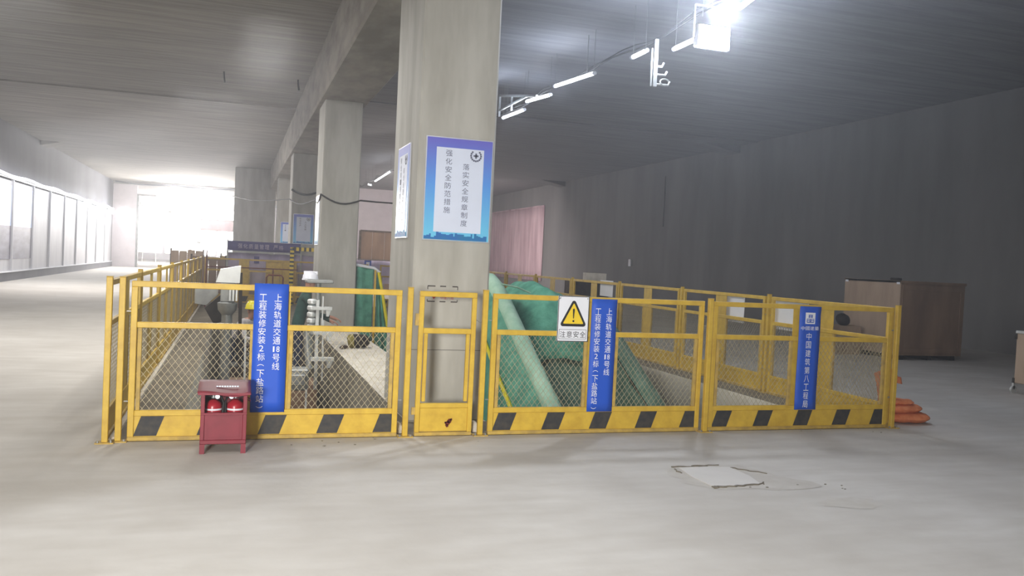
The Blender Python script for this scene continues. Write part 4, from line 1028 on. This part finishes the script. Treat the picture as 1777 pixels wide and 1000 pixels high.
t = thing('pipe_stand', 'bent brown pipe frame above the blue banner top', 'stand', (.8, 19, 0))
mb = MB(); mb.tube([(.62, 18.6, 0), (.62, 18.6, .92), (.66, 18.6, .97), (.92, 18.6, .97), (.96, 18.6, .92), (.96, 18.6, 0)], .018, 6); mb.build('pipe', 'rust', t, smooth=True)
# items seen between the first and second column
t = thing('site_banner', 'lavender banner fence with blue logo seen between the columns', 'banner', (4.6, 30, 0))
mb = MB(); mb.grid(lambda u, v: (3.9+2.2*u, 30+.03*math.sin(u*22), .50+.80*v), 24, 3); mb.build('cloth', 'lav', t, smooth=True, solid=.008)
mb = MB(); mb.box(4.28, 4.52, 29.93, 29.95, 1.02, 1.30); lg = mb.build('logo_panel', 'blue', t)
mb = MB(); mb.box(4.34, 4.46, 29.92, 29.93, 1.12, 1.24); mb.build('logo_square', 'white', lg)
for x in (3.9, 5.0, 6.1):
    mb = MB(); mb.bar((x, 30.05, 0), (x, 30.05, 1.34), .04); mb.build('pole', 'steel', t)
for z in (1.05, 1.33):
    mb = MB(); mb.bar((3.9, 30.05, z), (6.1, 30.05, z), .025); mb.build('rail', 'steel', t)
for (x0, x1, y, h, mt, lab) in ((4.65, 6.6, 34, 2.45, 'wood', 'tall brown plywood partition seen between the columns'), (3.6, 4.6, 35, 2.0, 'wood_l', 'lower grey brown partition beside the tall plywood one')):
    t = thing('partition', lab, 'partition', ((x0+x1)/2, y, 0)); nn = 4
    for q in range(nn):
        a = x0+(x1-x0)*q/nn; b_ = x0+(x1-x0)*(q+1)/nn
        mb = MB(); mb.cbox(a+.005, b_-.005, y, y+.03, .03, h, .003); mb.build('panel', mt, t)
    mb = MB(); mb.bar((x0, y+.01, h), (x1, y+.01, h), .06); mb.build('cap_rail', 'brown', t)
    mb = MB(); mb.bar((x0, y, 0), (x0, y, h), .09); mb.build('post', 'brown', t)
mb = MB(); mb.box(2.5, XR, 56, 56.3, 0, ZR); struct(mb.build('wall_cross', 'endwall'))

# cables slung across the column line
def cable(pts, r, lab):
    mb = MB(); P = []
    for a, b_ in zip(pts, pts[1:]):
        for i in range(8):
            f = i/8; p = Vector(a)*(1-f)+Vector(b_)*f; p.z -= .12*math.sin(f*math.pi); P.append(p)
    P.append(Vector(pts[-1])); mb.tube(P, r, 6); tag(mb.build('slung_cable', 'cable', smooth=True), lab, 'cable')
cable([(1.50, 26.38, 3.35), (2.28, 26.38, 3.32)], .035, 'thick black cable strapped round the third column')
cable([(-.3, 42.9, 4.0), (1.45, 26.3, 3.05), (1.52, 18.1, 2.6), (1.50, 16.72, 2.62), (2.26, 16.72, 2.55), (6.0, 24, 3.3)], .016, 'thin black cable slung from the far pier round the second column')
cable([(-7.4, 58.6, 5.36), (-4, 58.6, 5.36), (-.2, 58.6, 5.36)], .04, 'black cable along the ceiling edge at the far end')
for (x, y, lab) in ((-.42, 20.3, 'bent steel hook in the left ceiling'), (1.20, 20.3, 'bent steel hook in the ceiling beside the beam')):
    mb = MB(); mb.tube([(x, y, ZL), (x+.01, y, ZL-.12), (x+.03, y, ZL-.24)], .022, 6); tag(mb.build('ceiling_hook', 'cable', smooth=True), lab, 'hook')
# small rubble by the gate posts
random.seed(9)
for (x, y, lab) in ((1.36, 7.12, 'grey concrete lump behind the post left of the gate'), (2.03, 7.12, 'grey concrete lump behind the post right of the gate')):
    bm = bmesh.new(); bmesh.ops.create_icosphere(bm, subdivisions=2, radius=.05)
    for v in bm.verts: v.co *= 1+.35*noise.noise(v.co*20); v.co.z = max(v.co.z*1.3, -.03)
    mb = MB(); mb.add_bm(bm, 0, Matrix.Translation((x, y, .03))); bm.free(); tag(mb.build('concrete_lump', 'strip'), lab, 'rubble')
